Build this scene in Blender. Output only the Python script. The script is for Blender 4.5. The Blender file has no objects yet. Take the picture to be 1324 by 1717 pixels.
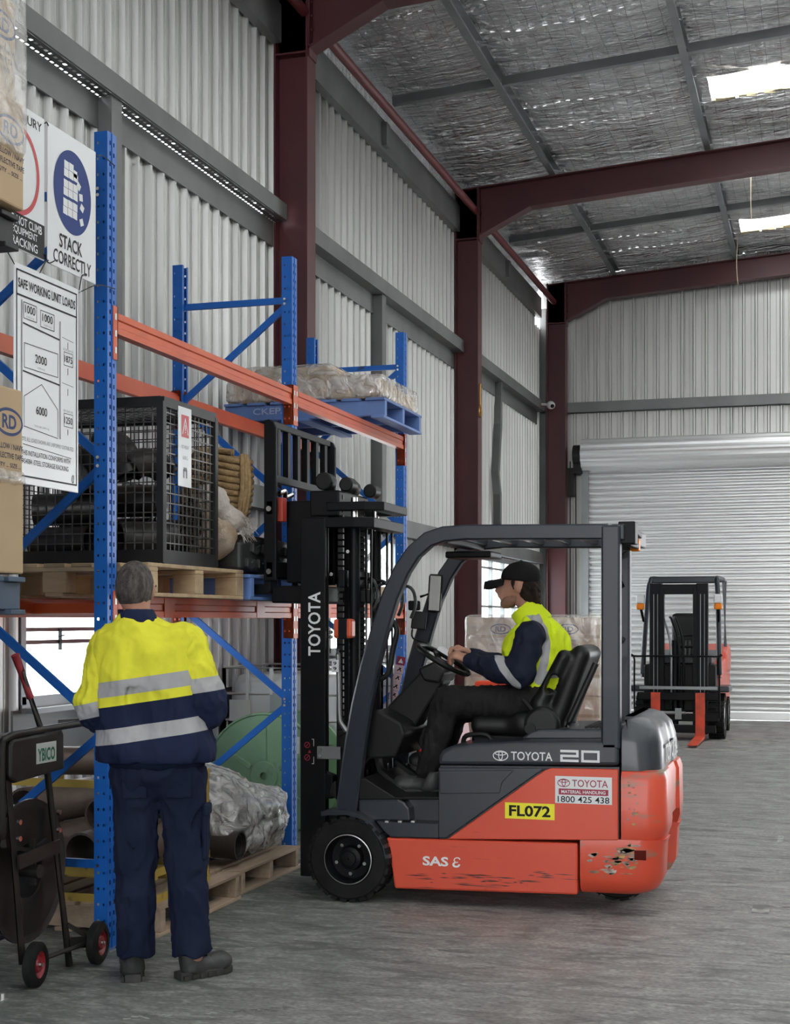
import bpy, bmesh, math, random
import numpy as np
from mathutils import Vector, Matrix
from math import sin, cos, pi, radians, sqrt, atan2
random.seed(7); np.random.seed(7)
SC = bpy.context.scene
COL = SC.collection
# ------------------------------------------------------------------ camera
CAM_H, FPX, VPX, HOR = 1.56, 2400.0, 1387.0, 1040.0
YAW = math.atan((VPX-662)/FPX)
cs, sn = cos(YAW), sin(YAW)
cam_d = bpy.data.cameras.new('camera'); cam = bpy.data.objects.new('camera', cam_d); COL.objects.link(cam)
cam.location = (0, 0, CAM_H); cam.rotation_euler = (pi/2, 0, YAW)
cam_d.sensor_fit = 'VERTICAL'; cam_d.sensor_height = 36.0; cam_d.lens = 36.0*FPX/1717.0
cam_d.shift_y = (HOR-858.5)/1717.0
cam_d.clip_end = 500
SC.camera = cam
# ------------------------------------------------------------------ sky and exposure
wd = bpy.data.worlds.new('overcast_sky'); SC.world = wd; wd.use_nodes = True
bg = wd.node_tree.nodes['Background']; bg.inputs[0].default_value = (0.97, 0.985, 1.0, 1); bg.inputs[1].default_value = 2.7
SC.view_settings.view_transform = 'Standard'; SC.view_settings.look = 'None'
SC.view_settings.exposure = 1.55; SC.view_settings.gamma = 1.0
SC.view_settings.use_curve_mapping = False
SC.cycles.max_bounces = 8; SC.cycles.diffuse_bounces = 4; SC.cycles.glossy_bounces = 4
SC.cycles.transparent_max_bounces = 16; SC.cycles.sample_clamp_indirect = 6
SC.cycles.caustics_reflective = False; SC.cycles.caustics_refractive = False

# ------------------------------------------------------------------ survey helpers: a photo ray met with a real plane of the building
def onY(px, py, Y):
    t = (px-662)/FPX; d = Y/(cs+sn*t); return (d*(cs*t-sn), CAM_H+(HOR-py)/FPX*d)
def onX(px, py, X):
    d = X*FPX/((px-VPX)*cs); t = (px-662)/FPX; return (d*(cs+sn*t), CAM_H+(HOR-py)/FPX*d)

# ------------------------------------------------------------------ materials
MATS = {}
def nd(nt, t, **kw):
    n = nt.nodes.new(t)
    for k, v in kw.items(): setattr(n, k, v)
    return n
def pmat(name, col, rough=.5, metal=0., col2=None, scale=4., detail=5., lo=.35, hi=.65, bump=0., bscale=60., stretch=(1,1,1),
         coat=0., spec=.5, alpha=1., bstretch=None, col3=None, scale3=1., lo3=.6, hi3=.7, stretch3=(1,1,1), rand=0.):
    m = bpy.data.materials.new(name); m.use_nodes = True; nt = m.node_tree; L = nt.links.new
    b = nt.nodes['Principled BSDF']
    b.inputs['Base Color'].default_value = (*col, 1); b.inputs['Roughness'].default_value = rough
    b.inputs['Metallic'].default_value = metal; b.inputs['Coat Weight'].default_value = coat
    b.inputs['Specular IOR Level'].default_value = spec
    tc = nd(nt, 'ShaderNodeTexCoord')
    def noise(sc, det, st):
        mp = nd(nt, 'ShaderNodeMapping'); mp.inputs['Scale'].default_value = st; L(tc.outputs['Object'], mp.inputs[0])
        n = nd(nt, 'ShaderNodeTexNoise'); n.inputs['Scale'].default_value = sc; n.inputs['Detail'].default_value = det
        L(mp.outputs[0], n.inputs['Vector']); return n
    out = None
    if col2:
        n = noise(scale, detail, stretch)
        r = nd(nt, 'ShaderNodeMapRange'); r.inputs[1].default_value = lo; r.inputs[2].default_value = hi; L(n.outputs['Fac'], r.inputs[0])
        mx = nd(nt, 'ShaderNodeMix', data_type='RGBA'); mx.inputs[6].default_value = (*col, 1); mx.inputs[7].default_value = (*col2, 1)
        L(r.outputs[0], mx.inputs[0]); out = mx.outputs[2]
    if col3:
        n = noise(scale3, 8, stretch3)
        r = nd(nt, 'ShaderNodeMapRange'); r.inputs[1].default_value = lo3; r.inputs[2].default_value = hi3; L(n.outputs['Fac'], r.inputs[0])
        mx = nd(nt, 'ShaderNodeMix', data_type='RGBA'); mx.inputs[6].default_value = (*col, 1); mx.inputs[7].default_value = (*col3, 1)
        if out: L(out, mx.inputs[6])
        L(r.outputs[0], mx.inputs[0]); out = mx.outputs[2]
    if rand:
        oi = nd(nt, 'ShaderNodeObjectInfo'); hs = nd(nt, 'ShaderNodeHueSaturation')
        r = nd(nt, 'ShaderNodeMapRange'); r.inputs[3].default_value = 1-rand; r.inputs[4].default_value = 1+rand; L(oi.outputs['Random'], r.inputs[0])
        L(r.outputs[0], hs.inputs['Value'])
        if out: L(out, hs.inputs['Color'])
        else: hs.inputs['Color'].default_value = (*col, 1)
        out = hs.outputs[0]
    if out: L(out, b.inputs['Base Color'])
    if bump:
        n = noise(bscale, 4, bstretch or stretch)
        bp = nd(nt, 'ShaderNodeBump'); bp.inputs['Strength'].default_value = min(1, bump); bp.inputs['Distance'].default_value = .01*max(1, bump)
        L(n.outputs['Fac'], bp.inputs['Height']); L(bp.outputs[0], b.inputs['Normal'])
    if alpha < 1:
        b.inputs['Alpha'].default_value = alpha
    MATS[name] = m
    return m
M_sheet = pmat('zinc_sheet', (.55,.55,.54), .40, .5, (.66,.66,.65), 1.2, 6, .3, .7, stretch=(3,3,.35), bump=.05, bscale=4, rand=.07)
M_sheetE = pmat('zinc_sheet_end', (.50,.50,.48), .40, .5, (.60,.60,.58), 1.2, 6, .3, .7, stretch=(3,3,.35), bump=.05, bscale=4, rand=.05)
M_galv = pmat('galvanised_steel', (.23,.245,.25), .45, .5, (.30,.315,.32), 2, 5)
M_girt = pmat('dull_galvanised_girt', (.16,.165,.165), .5, .4, (.21,.215,.215), 2, 5)
M_maroon = pmat('maroon_steel_paint', (.105,.022,.026), .45, 0, (.075,.017,.022), 1.5, 5)
M_strut = pmat('red_oxide_strut', (.16,.03,.035), .5, 0)
M_blue = pmat('rack_blue', (.006,.12,.50), .35, 0, (.010,.145,.56), 3, 4, col3=(.012,.05,.16), scale3=9, lo3=.68, hi3=.74)
M_orange = pmat('rack_orange', (.70,.115,.03), .35, 0, (.62,.09,.025), 3, 4, col3=(.30,.10,.06), scale3=12, lo3=.66, hi3=.74, stretch3=(1,.2,1))
M_zincplate = pmat('zinc_plate', (.55,.55,.53), .35, .8)
M_white = pmat('white_paint', (.80,.81,.82), .45)
M_signw = pmat('sign_white', (.82,.84,.86), .25)
M_black = pmat('sign_black', (.004,.004,.005), .45, spec=.2)
M_signblue = pmat('sign_blue', (.006,.035,.20), .4, spec=.2)
M_signred = pmat('sign_red', (.55,.012,.025), .3)
M_grey = pmat('sign_grey', (.22,.23,.24), .4)
M_cable = pmat('cable_black', (.01,.01,.011), .5)
M_roll = pmat('roller_slat', (.74,.75,.75), .30, .35, (.80,.81,.81), .7, 4, stretch=(.3,1,3))
M_wood = pmat('pallet_wood', (.46,.32,.19), .75, 0, (.58,.44,.28), 3, 6, .3, .7, stretch=(1,6,6), bump=.3, bscale=12, col3=(.22,.15,.10), scale3=3, lo3=.6, hi3=.75, rand=.18)
M_woodold = pmat('weathered_pallet_wood', (.34,.25,.18), .8, 0, (.44,.34,.25), 3, 6, .3, .7, stretch=(6,1,6), bump=.4, bscale=12, rand=.18)
M_bluepal = pmat('pallet_blue_paint', (.10,.19,.46), .6, 0, (.15,.25,.52), 2.5, 6, col3=(.27,.26,.27), scale3=5, lo3=.62, hi3=.72, bump=.3, bscale=14, rand=.12)
M_card = pmat('cardboard', (.50,.36,.22), .8, 0, (.55,.40,.25), 2, 4, bump=.1, bscale=8, rand=.06)
M_cardp = pmat('pale_cardboard', (.60,.47,.34), .8, 0, (.66,.53,.39), 2, 4, rand=.06)
M_tape = pmat('packing_tape', (.45,.32,.19), .25, 0, coat=.6)
M_ink = pmat('carton_ink', (.055,.055,.085), .7)
M_inkb = pmat('carton_ink_blue', (.035,.06,.16), .7)
M_bsteel = pmat('black_steel', (.011,.011,.012), .45, .0, (.02,.02,.02), 6, 5, spec=.3)
M_mesh = pmat('cage_wire', (.05,.05,.048), .35, .6, (.13,.125,.12), 9, 4)
M_pipe = pmat('dark_pipe', (.018,.017,.017), .32, .0, (.045,.038,.034), 4, 6, bump=.15, bscale=20)
M_rubber = pmat('black_rubber', (.007,.007,.0075), .7, 0, (.014,.014,.014), 8, 5, bump=.2, bscale=40, spec=.2)
M_rubtrack = pmat('rubber_track', (.016,.017,.018), .5, 0, (.035,.036,.036), 5, 5, bump=.3, bscale=30)
M_rope = pmat('manila_rope', (.44,.30,.15), .85, 0, (.33,.21,.10), 40, 4, bump=.8, bscale=150)
M_burlap = pmat('burlap', (.33,.23,.15), .95, 0, (.44,.36,.29), 5, 6, bump=.8, bscale=120)
M_canvas = pmat('frayed_canvas', (.62,.57,.52), .95, 0, (.50,.44,.40), 7, 6, bump=.8, bscale=90)
M_yellow = pmat('stillage_yellow', (.50,.36,.07), .5, 0, (.40,.28,.06), 6, 5, col3=(.12,.09,.05), scale3=10, lo3=.6, hi3=.7)
M_green = pmat('reel_green', (.20,.36,.21), .5, 0, (.25,.42,.26), 3, 5, col3=(.14,.20,.13), scale3=6, lo3=.64, hi3=.75)
M_tank = pmat('white_plastic_tank', (.74,.76,.77), .35)
M_red = pmat('red_plastic', (.72,.035,.03), .4)
M_pinkw = pmat('sunbleached_white_plastic', (.78,.55,.60), .4)
M_trolley = pmat('trolley_black', (.022,.021,.020), .42, .2, (.04,.036,.034), 8, 5)
M_wheelred = pmat('wheel_red', (.38,.018,.035), .35, 0, (.28,.02,.035), 8, 4)
M_paper = pmat('paper_label', (.66,.70,.68), .5)
M_greentxt = pmat('label_green', (.02,.16,.10), .5)
M_chrome = pmat('bolt_zinc', (.7,.7,.68), .25, 1.)
M_glass = None
def glassmat(name, tint=(1,1,1), gl=.08, rough=.02):
    m = bpy.data.materials.new(name); m.use_nodes = True; nt = m.node_tree; nt.nodes.remove(nt.nodes['Principled BSDF'])
    o = nt.nodes['Material Output']; a = nd(nt, 'ShaderNodeBsdfTransparent'); a.inputs[0].default_value = (*tint, 1)
    g = nd(nt, 'ShaderNodeBsdfGlossy'); g.inputs['Roughness'].default_value = rough
    x = nd(nt, 'ShaderNodeMixShader'); x.inputs[0].default_value = gl
    nt.links.new(a.outputs[0], x.inputs[1]); nt.links.new(g.outputs[0], x.inputs[2]); nt.links.new(x.outputs[0], o.inputs[0])
    return m
M_glass = glassmat('window_glass', (.92,.95,.95))
def wrapmat(name, dens=.35, white=(.75,.75,.74), sc=9, stretch=(1,1,1), bump=1.):
    """crinkled clear stretch film: transparent, with glossy crinkles and a milky veil where it is layered"""
    m = bpy.data.materials.new(name); m.use_nodes = True; nt = m.node_tree; L = nt.links.new; nt.nodes.remove(nt.nodes['Principled BSDF'])
    o = nt.nodes['Material Output']; tc = nd(nt, 'ShaderNodeTexCoord'); mp = nd(nt, 'ShaderNodeMapping'); mp.inputs['Scale'].default_value = stretch
    L(tc.outputs['Object'], mp.inputs[0])
    n = nd(nt, 'ShaderNodeTexNoise'); n.inputs['Scale'].default_value = sc; n.inputs['Detail'].default_value = 8; n.inputs['Distortion'].default_value = 1.2
    L(mp.outputs[0], n.inputs['Vector'])
    bp = nd(nt, 'ShaderNodeBump'); bp.inputs['Strength'].default_value = 1; bp.inputs['Distance'].default_value = .03*bump; L(n.outputs['Fac'], bp.inputs['Height'])
    r = nd(nt, 'ShaderNodeMapRange'); r.inputs[1].default_value = .4; r.inputs[2].default_value = .72; r.inputs[3].default_value = dens*.35; r.inputs[4].default_value = min(1, dens*1.6); L(n.outputs['Fac'], r.inputs[0])
    a = nd(nt, 'ShaderNodeBsdfTransparent'); d = nd(nt, 'ShaderNodeBsdfDiffuse'); d.inputs[0].default_value = (*white, 1); L(bp.outputs[0], d.inputs['Normal'])
    g = nd(nt, 'ShaderNodeBsdfGlossy'); g.inputs['Roughness'].default_value = .12; g.inputs[0].default_value = (1,1,1,1); L(bp.outputs[0], g.inputs['Normal'])
    x1 = nd(nt, 'ShaderNodeMixShader'); L(r.outputs[0], x1.inputs[0]); L(a.outputs[0], x1.inputs[1]); L(d.outputs[0], x1.inputs[2])
    x2 = nd(nt, 'ShaderNodeMixShader'); x2.inputs[0].default_value = .16; L(x1.outputs[0], x2.inputs[1]); L(g.outputs[0], x2.inputs[2])
    L(x2.outputs[0], o.inputs[0]); return m
M_wrap = wrapmat('stretch_film', .3)
M_wrapd = wrapmat('dense_stretch_film', .5, (.66,.62,.58), 8)

# ------------------------------------------------------------------ mesh builder
def rotm(rx=0, ry=0, rz=0):
    return Matrix.Rotation(rz, 3, 'Z') @ Matrix.Rotation(ry, 3, 'Y') @ Matrix.Rotation(rx, 3, 'X')
def frame_of(d):
    d = Vector(d).normalized(); u = Vector((0,0,1)) if abs(d.z) < .9 else Vector((1,0,0))
    a = d.cross(u).normalized(); b = a.cross(d).normalized(); return a, b
def curve(pts, k=5):
    """smooth curve through the points"""
    P = [Vector(p) for p in pts]; out = []
    for i in range(len(P)-1):
        a, b, c, d = P[max(i-1,0)], P[i], P[i+1], P[min(i+2,len(P)-1)]
        for j in range(k):
            t = j/k; out.append(.5*((2*b)+(c-a)*t+(2*a-5*b+4*c-d)*t*t+(3*b-a-3*c+d)*t**3))
    return out+[P[-1]]
class MB:
    def __init__(s): s.v = []; s.f = []; s.fm = []; s.cur = 0
    def _add(s, vs, fs):
        o = len(s.v); s.v += [tuple(v) for v in vs]; s.f += [tuple(i+o for i in f) for f in fs]; s.fm += [s.cur]*len(fs); return s
    def box(s, x0, x1, y0, y1, z0, z1):
        v = [(x0,y0,z0),(x1,y0,z0),(x1,y1,z0),(x0,y1,z0),(x0,y0,z1),(x1,y0,z1),(x1,y1,z1),(x0,y1,z1)]
        return s._add(v, [(3,2,1,0),(4,5,6,7),(0,1,5,4),(1,2,6,5),(2,3,7,6),(3,0,4,7)])
    def cbox(s, c, d, R=None):
        c = Vector(c); vs = []
        for z in (-1,1):
            for (x,y) in ((-1,-1),(1,-1),(1,1),(-1,1)):
                p = Vector((x*d[0]/2, y*d[1]/2, z*d[2]/2)); vs.append(c+(R @ p if R else p))
        return s._add(vs, [(3,2,1,0),(4,5,6,7),(0,1,5,4),(1,2,6,5),(2,3,7,6),(3,0,4,7)])
    def bar(s, p0, p1, w, h, up=(0,0,1)):
        """rectangular bar from p0 to p1; h along up, w sideways"""
        p0 = Vector(p0); p1 = Vector(p1); d = (p1-p0).normalized(); up = Vector(up)
        a = d.cross(up).normalized(); b = a.cross(d).normalized(); vs = []
        for p in (p0, p1):
            for (x,y) in ((-1,-1),(1,-1),(1,1),(-1,1)): vs.append(p+a*x*w/2+b*y*h/2)
        return s._add(vs, [(0,1,2,3),(7,6,5,4),(4,5,1,0),(5,6,2,1),(6,7,3,2),(7,4,0,3)])
    def prism(s, poly, axis, a0, a1):
        """polygon of (u,v): axis 'y' -> (x,z); 'x' -> (y,z); 'z' -> (x,y)"""
        n = len(poly); f = {'y': lambda u,v,a:(u,a,v), 'x': lambda u,v,a:(a,u,v), 'z': lambda u,v,a:(u,v,a)}[axis]
        vs = [f(u,v,a0) for u,v in poly]+[f(u,v,a1) for u,v in poly]
        fs = [tuple(range(n)), tuple(range(2*n-1, n-1, -1))]+[(i, i+n, (i+1)%n+n, (i+1)%n) for i in range(n)]
        return s._add(vs, fs)
    def cyl(s, p0, p1, r0, r1=None, n=16, caps=True):
        r1 = r0 if r1 is None else r1; p0 = Vector(p0); p1 = Vector(p1); a, b = frame_of(p1-p0)
        vs = [p0+(a*cos(2*pi*i/n)+b*sin(2*pi*i/n))*r0 for i in range(n)]+[p1+(a*cos(2*pi*i/n)+b*sin(2*pi*i/n))*r1 for i in range(n)]
        fs = [(i, (i+1)%n, (i+1)%n+n, i+n) for i in range(n)]
        if caps: fs += [tuple(range(n-1,-1,-1)), tuple(range(n, 2*n))]
        return s._add(vs, fs)
    def tube(s, pts, r, n=8, closed=False, caps=True):
        pts = [Vector(p) for p in pts]
        if not closed and 2 < len(pts) < 12 and not isinstance(r, (list,tuple)): pts = curve(pts, 5)
        m = len(pts); rs = r if isinstance(r, (list,tuple)) else [r]*m
        vs = []; prev = None
        for i,p in enumerate(pts):
            if closed: d = pts[(i+1)%m]-pts[i-1]
            else: d = pts[min(i+1,m-1)]-pts[max(i-1,0)]
            d.normalize()
            if prev is None: a, b = frame_of(d)
            else:
                a = prev-d*prev.dot(d)
                a = a.normalized() if a.length > 1e-6 else frame_of(d)[0]
                b = d.cross(a)
            prev = a
            vs += [p+(a*cos(2*pi*k/n)+b*sin(2*pi*k/n))*rs[i] for k in range(n)]
        fs = []
        for i in range(m if closed else m-1):
            j = (i+1)%m
            fs += [(i*n+k, i*n+(k+1)%n, j*n+(k+1)%n, j*n+k) for k in range(n)]
        if caps and not closed: fs += [tuple(range(n-1,-1,-1)), tuple(range((m-1)*n, m*n))]
        return s._add(vs, fs)
    def sweep(s, pts, prof, side=(0,1,0)):
        """closed 2D profile (a along `side`, b across) swept along pts; prof may be a list per point"""
        pts = [Vector(p) for p in pts]; m = len(pts); side = Vector(side).normalized(); vs = []
        pr = prof if isinstance(prof[0][0], (list,tuple)) else [prof]*m; n = len(pr[0])
        for i,p in enumerate(pts):
            d = (pts[min(i+1,m-1)]-pts[max(i-1,0)]).normalized(); b = side.cross(d).normalized()
            vs += [p+side*u+b*v for u,v in pr[i]]
        fs = []
        for i in range(m-1): fs += [(i*n+k, i*n+(k+1)%n, (i+1)*n+(k+1)%n, (i+1)*n+k) for k in range(n)]
        fs += [tuple(range(n-1,-1,-1)), tuple(range((m-1)*n, m*n))]
        return s._add(vs, fs)
    def lathe(s, prof, c, ax, n=32, closed=False):
        """profile of (r,h) turned about the axis ax through c"""
        c = Vector(c); ax = Vector(ax).normalized(); a, b = frame_of(ax); m = len(prof)
        vs = [c+ax*h+(a*cos(2*pi*k/n)+b*sin(2*pi*k/n))*r for r,h in prof for k in range(n)]
        fs = [(i*n+k, i*n+(k+1)%n, ((i+1)%m)*n+(k+1)%n, ((i+1)%m)*n+k) for i in range(m if closed else m-1) for k in range(n)]
        if not closed: fs += [tuple(range(n-1,-1,-1)), tuple(range((m-1)*n, m*n))]
        return s._add(vs, fs)
    def rings(s, rings, caps=True):
        n = len(rings[0]); vs = [p for r in rings for p in r]; fs = []
        for i in range(len(rings)-1): fs += [(i*n+k, i*n+(k+1)%n, (i+1)*n+(k+1)%n, (i+1)*n+k) for k in range(n)]
        if caps: fs += [tuple(range(n-1,-1,-1)), tuple(range((len(rings)-1)*n, len(rings)*n))]
        return s._add(vs, fs)
    def quad(s, a, b, c, d): return s._add([a,b,c,d], [(0,1,2,3)])
    def build(s, name, mat, parent=None, smooth=None, bevel=0, seg=2, at=None, fix=True):
        me = bpy.data.meshes.new(name); me.from_pydata(s.v, [], s.f)
        mats = mat if isinstance(mat, (list,tuple)) else [mat]
        for m in mats: me.materials.append(m)
        if len(mats) > 1: me.polygons.foreach_set('material_index', s.fm)
        if fix:
            bm = bmesh.new(); bm.from_mesh(me); bmesh.ops.recalc_face_normals(bm, faces=bm.faces); bm.to_mesh(me); bm.free()
        o = bpy.data.objects.new(name, me); COL.objects.link(o)
        if at is not None:
            me.transform(Matrix.Translation(-Vector(at))); o.location = at
        if parent: put(o, parent)
        if bevel:
            b = o.modifiers.new('edge', 'BEVEL'); b.width = bevel; b.segments = seg; b.limit_method = 'ANGLE'; b.angle_limit = radians(40); b.harden_normals = False
        if smooth is not None:
            me.shade_smooth(); me.set_sharp_from_angle(angle=radians(smooth))
        return o
def put(o, parent):
    o.parent = parent
    if parent.type == 'EMPTY' or True:
        pw = Matrix.Translation(parent.location) if not parent.rotation_euler.z else None
        M = parent_world(parent)
        o.matrix_parent_inverse = M.inverted()
def parent_world(p):
    M = p.matrix_basis
    if p.parent: M = parent_world(p.parent) @ p.matrix_parent_inverse @ M
    return M
def tag(o, label=None, cat=None, group=None, kind=None):
    if label: o['label'] = label
    if cat: o['category'] = cat
    if group: o['group'] = group
    if kind: o['kind'] = kind
    return o
def thing(name, label, cat, loc, group=None, kind=None):
    o = bpy.data.objects.new(name, None); COL.objects.link(o); o.location = loc; o.empty_display_size = .1
    return tag(o, label, cat, group, kind)
def inst(o, parent, M=None, loc=None):
    """copy of an object sharing its mesh"""
    c = o.copy(); COL.objects.link(c)
    if M is not None: c.matrix_basis = M
    if loc is not None: c.location = loc
    if parent: put(c, parent)
    return c
def copytree(o, parent, M):
    """copy a thing with parts and sub-parts, moved by matrix M (world)"""
    c = o.copy(); COL.objects.link(c)
    if parent is None: c.matrix_basis = M @ o.matrix_basis
    else: c.parent = parent
    for ch in list(o.children): copytree(ch, c, M)
    return c
# flat print
def text(s, w, h, mat, parent, M, bold=.0, name='printed_text', shear=0, off=.0012, sp=1.):
    cu = bpy.data.curves.new('txt', 'FONT'); cu.body = s; cu.align_x = 'LEFT'; cu.offset = bold; cu.shear = shear; cu.space_character = sp; cu.resolution_u = 3
    t = bpy.data.objects.new('txt', cu); COL.objects.link(t)
    dg = bpy.context.evaluated_depsgraph_get(); me = bpy.data.meshes.new_from_object(t.evaluated_get(dg))
    bpy.data.objects.remove(t); bpy.data.curves.remove(cu)
    n = len(me.vertices); co = np.zeros(n*3); me.vertices.foreach_get('co', co); co = co.reshape(-1,3)
    lo, hi = co.min(0), co.max(0); k = h/(hi[1]-lo[1])
    if w is None: kx = k
    else: kx = w/(hi[0]-lo[0])
    co[:,0] = (co[:,0]-(lo[0]+hi[0])/2)*kx; co[:,1] = (co[:,1]-(lo[1]+hi[1])/2)*k; co[:,2] = off
    me.vertices.foreach_set('co', co.ravel()); me.materials.clear(); me.materials.append(mat)
    o = bpy.data.objects.new(name, me); COL.objects.link(o); o.matrix_basis = M; put(o, parent); return o
def MY(x, y, z, roll=0):    # print plane facing -Y
    return Matrix.Translation((x,y,z)) @ Matrix(((1,0,0),(0,0,-1),(0,1,0))).to_4x4() @ Matrix.Rotation(roll, 4, 'Z')
def MX(x, y, z, roll=0):    # print plane facing +X
    return Matrix.Translation((x,y,z)) @ Matrix(((0,0,1),(1,0,0),(0,1,0))).to_4x4() @ Matrix.Rotation(roll, 4, 'Z')
def flat(polys, mat, parent, M, name='printed_mark', off=.0012):
    mb = MB()
    for p in polys: mb._add([(x,y,off) for x,y in p], [tuple(range(len(p)))])
    o = mb.build(name, mat, fix=False); o.matrix_basis = M; put(o, parent); return o
def rect(x0,y0,x1,y1): return [(x0,y0),(x1,y0),(x1,y1),(x0,y1)]
def ell(cx,cy,rx,ry,n=32,a0=0,a1=2*pi): return [(cx+rx*cos(a0+(a1-a0)*i/n), cy+ry*sin(a0+(a1-a0)*i/n)) for i in range(n if abs(a1-a0-2*pi)<1e-6 else n+1)]
def ringquads(cx,cy,rx,ry,t,n=32,rot=0):
    q = []; c_, s_ = cos(rot), sin(rot)
    def P(a,k): x,y = (rx-k)*cos(a), (ry-k)*sin(a); return (cx+x*c_-y*s_, cy+x*s_+y*c_)
    for i in range(n):
        a, b = 2*pi*i/n, 2*pi*(i+1)/n; q.append([P(a,0),P(b,0),P(b,t),P(a,t)])
    return q
def line(x0,y0,x1,y1,t):
    d = Vector((x1-x0,y1-y0)).normalized(); n = Vector((-d.y,d.x))*t/2
    return [(x0-n.x,y0-n.y),(x1-n.x,y1-n.y),(x1+n.x,y1+n.y),(x0+n.x,y0+n.y)]

# ------------------------------------------------------------------ implicit surfaces (bodies, clothes, soft bundles)
def smin(a, b, k):
    if k <= 0: return np.minimum(a, b)
    h = np.clip(.5+.5*(b-a)/k, 0, 1); return b+(a-b)*h-k*h*(1-h)
def d_cap(P, p0, p1, r0, r1):
    p0 = np.array(p0, np.float32); p1 = np.array(p1, np.float32); d = p1-p0
    t = np.clip(((P-p0)@d)/max(1e-9, d@d), 0, 1); return np.linalg.norm(P-p0-t[...,None]*d, axis=-1)-(r0+(r1-r0)*t)
def d_ell(P, c, r, R=None):
    q = P-np.array(c, np.float32)
    if R is not None: q = q@np.array(R, np.float32)
    r = np.array(r, np.float32); k0 = np.linalg.norm(q/r, axis=-1); k1 = np.linalg.norm(q/(r*r), axis=-1); return k0*(k0-1)/np.maximum(k1, 1e-6)
def d_box(P, c, h, rad=.0, R=None):
    q = P-np.array(c, np.float32)
    if R is not None: q = q@np.array(R, np.float32)
    q = np.abs(q)-np.array(h, np.float32)+rad
    return np.linalg.norm(np.maximum(q, 0), axis=-1)+np.minimum(q.max(-1), 0)-rad
def vnoise(P, f, seed=0):
    """cheap smooth noise: summed sines"""
    rs = np.random.RandomState(seed); o = np.zeros(P.shape[:-1], np.float32)
    for i in range(7):
        k = rs.randn(3); k = k/np.linalg.norm(k)*f*2.2*(.6+.9*rs.rand()); o += np.sin(P@k.astype(np.float32)+rs.rand()*6.28)
    return o/7
def sdf_mesh(fn, lo, hi, h, name, mat, parent=None, attr=None, smooth=True):
    lo = np.array(lo, float); hi = np.array(hi, float); n = np.ceil((hi-lo)/h).astype(int)+1
    ax = [lo[i]+h*np.arange(n[i]) for i in range(3)]
    G = np.stack(np.meshgrid(*ax, indexing='ij'), -1).astype(np.float32)
    V = fn(G).astype(np.float32); S = V < 0
    c = np.zeros((n[0]-1, n[1]-1, n[2]-1), np.int8)
    offs = [(a,b,d) for a in (0,1) for b in (0,1) for d in (0,1)]
    sl = lambda A,o: A[o[0]:n[0]-1+o[0], o[1]:n[1]-1+o[1], o[2]:n[2]-1+o[2]]
    for o in offs: c += sl(S,o)
    act = (c > 0) & (c < 8); idx = -np.ones(act.shape, np.int64); I = np.argwhere(act); idx[act] = np.arange(len(I))
    acc = np.zeros((len(I),3)); cnt = np.zeros(len(I))
    for o in offs:
        for k in range(3):
            if o[k]: continue
            q = list(o); q[k] = 1
            va = V[I[:,0]+o[0], I[:,1]+o[1], I[:,2]+o[2]]; vb = V[I[:,0]+q[0], I[:,1]+q[1], I[:,2]+q[2]]
            m = (va < 0) != (vb < 0); t = np.where(m, va/np.where(m, va-vb, 1), 0)
            p = np.array(o, float)[None]+np.zeros((len(I),3)); p[:,k] += t; acc[m] += p[m]; cnt[m] += 1
    pts = lo+(I+acc/cnt[:,None])*h
    F = []
    for k in range(3):
        a, b = [(1,2),(2,0),(0,1)][k]
        s0 = [slice(None)]*3; s1 = [slice(None)]*3; s0[k] = slice(0,-1); s1[k] = slice(1,None)
        E = np.argwhere(S[tuple(s0)] != S[tuple(s1)])
        E = E[(E[:,a] > 0) & (E[:,b] > 0) & (E[:,a] < n[a]-1) & (E[:,b] < n[b]-1)]
        if not len(E): continue
        fl = S[E[:,0],E[:,1],E[:,2]]
        def cell(da, db):
            e = E.copy(); e[:,a] -= da; e[:,b] -= db; return idx[e[:,0],e[:,1],e[:,2]]
        q = np.stack([cell(1,1),cell(0,1),cell(0,0),cell(1,0)], 1); q[~fl] = q[~fl][:,::-1]; F.append(q)
    F = np.concatenate(F)
    me = bpy.data.meshes.new(name); me.vertices.add(len(pts)); me.vertices.foreach_set('co', pts.ravel())
    me.loops.add(F.size); me.loops.foreach_set('vertex_index', F.ravel().astype(np.int32))
    me.polygons.add(len(F)); me.polygons.foreach_set('loop_start', np.arange(0, F.size, 4, dtype=np.int32))
    me.update(calc_edges=True); me.validate()
    for m in (mat if isinstance(mat, (list,tuple)) else [mat]): me.materials.append(m)
    if attr:
        for an, af in attr.items():
            a = me.attributes.new(an, 'FLOAT', 'POINT'); a.data.foreach_set('value', af(pts.astype(np.float32)).astype(np.float32))
    if smooth: me.shade_smooth()
    o = bpy.data.objects.new(name, me); COL.objects.link(o)
    if parent: put(o, parent)
    return o
# ================================================================== THE BUILDING
WX, WY = -4.5, 23.05           # side wall sheet, end wall sheet
def ceil_z(x): return 7.10+(x+4.15)*.066
def st(o): o['kind'] = 'structure'; return o
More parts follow.
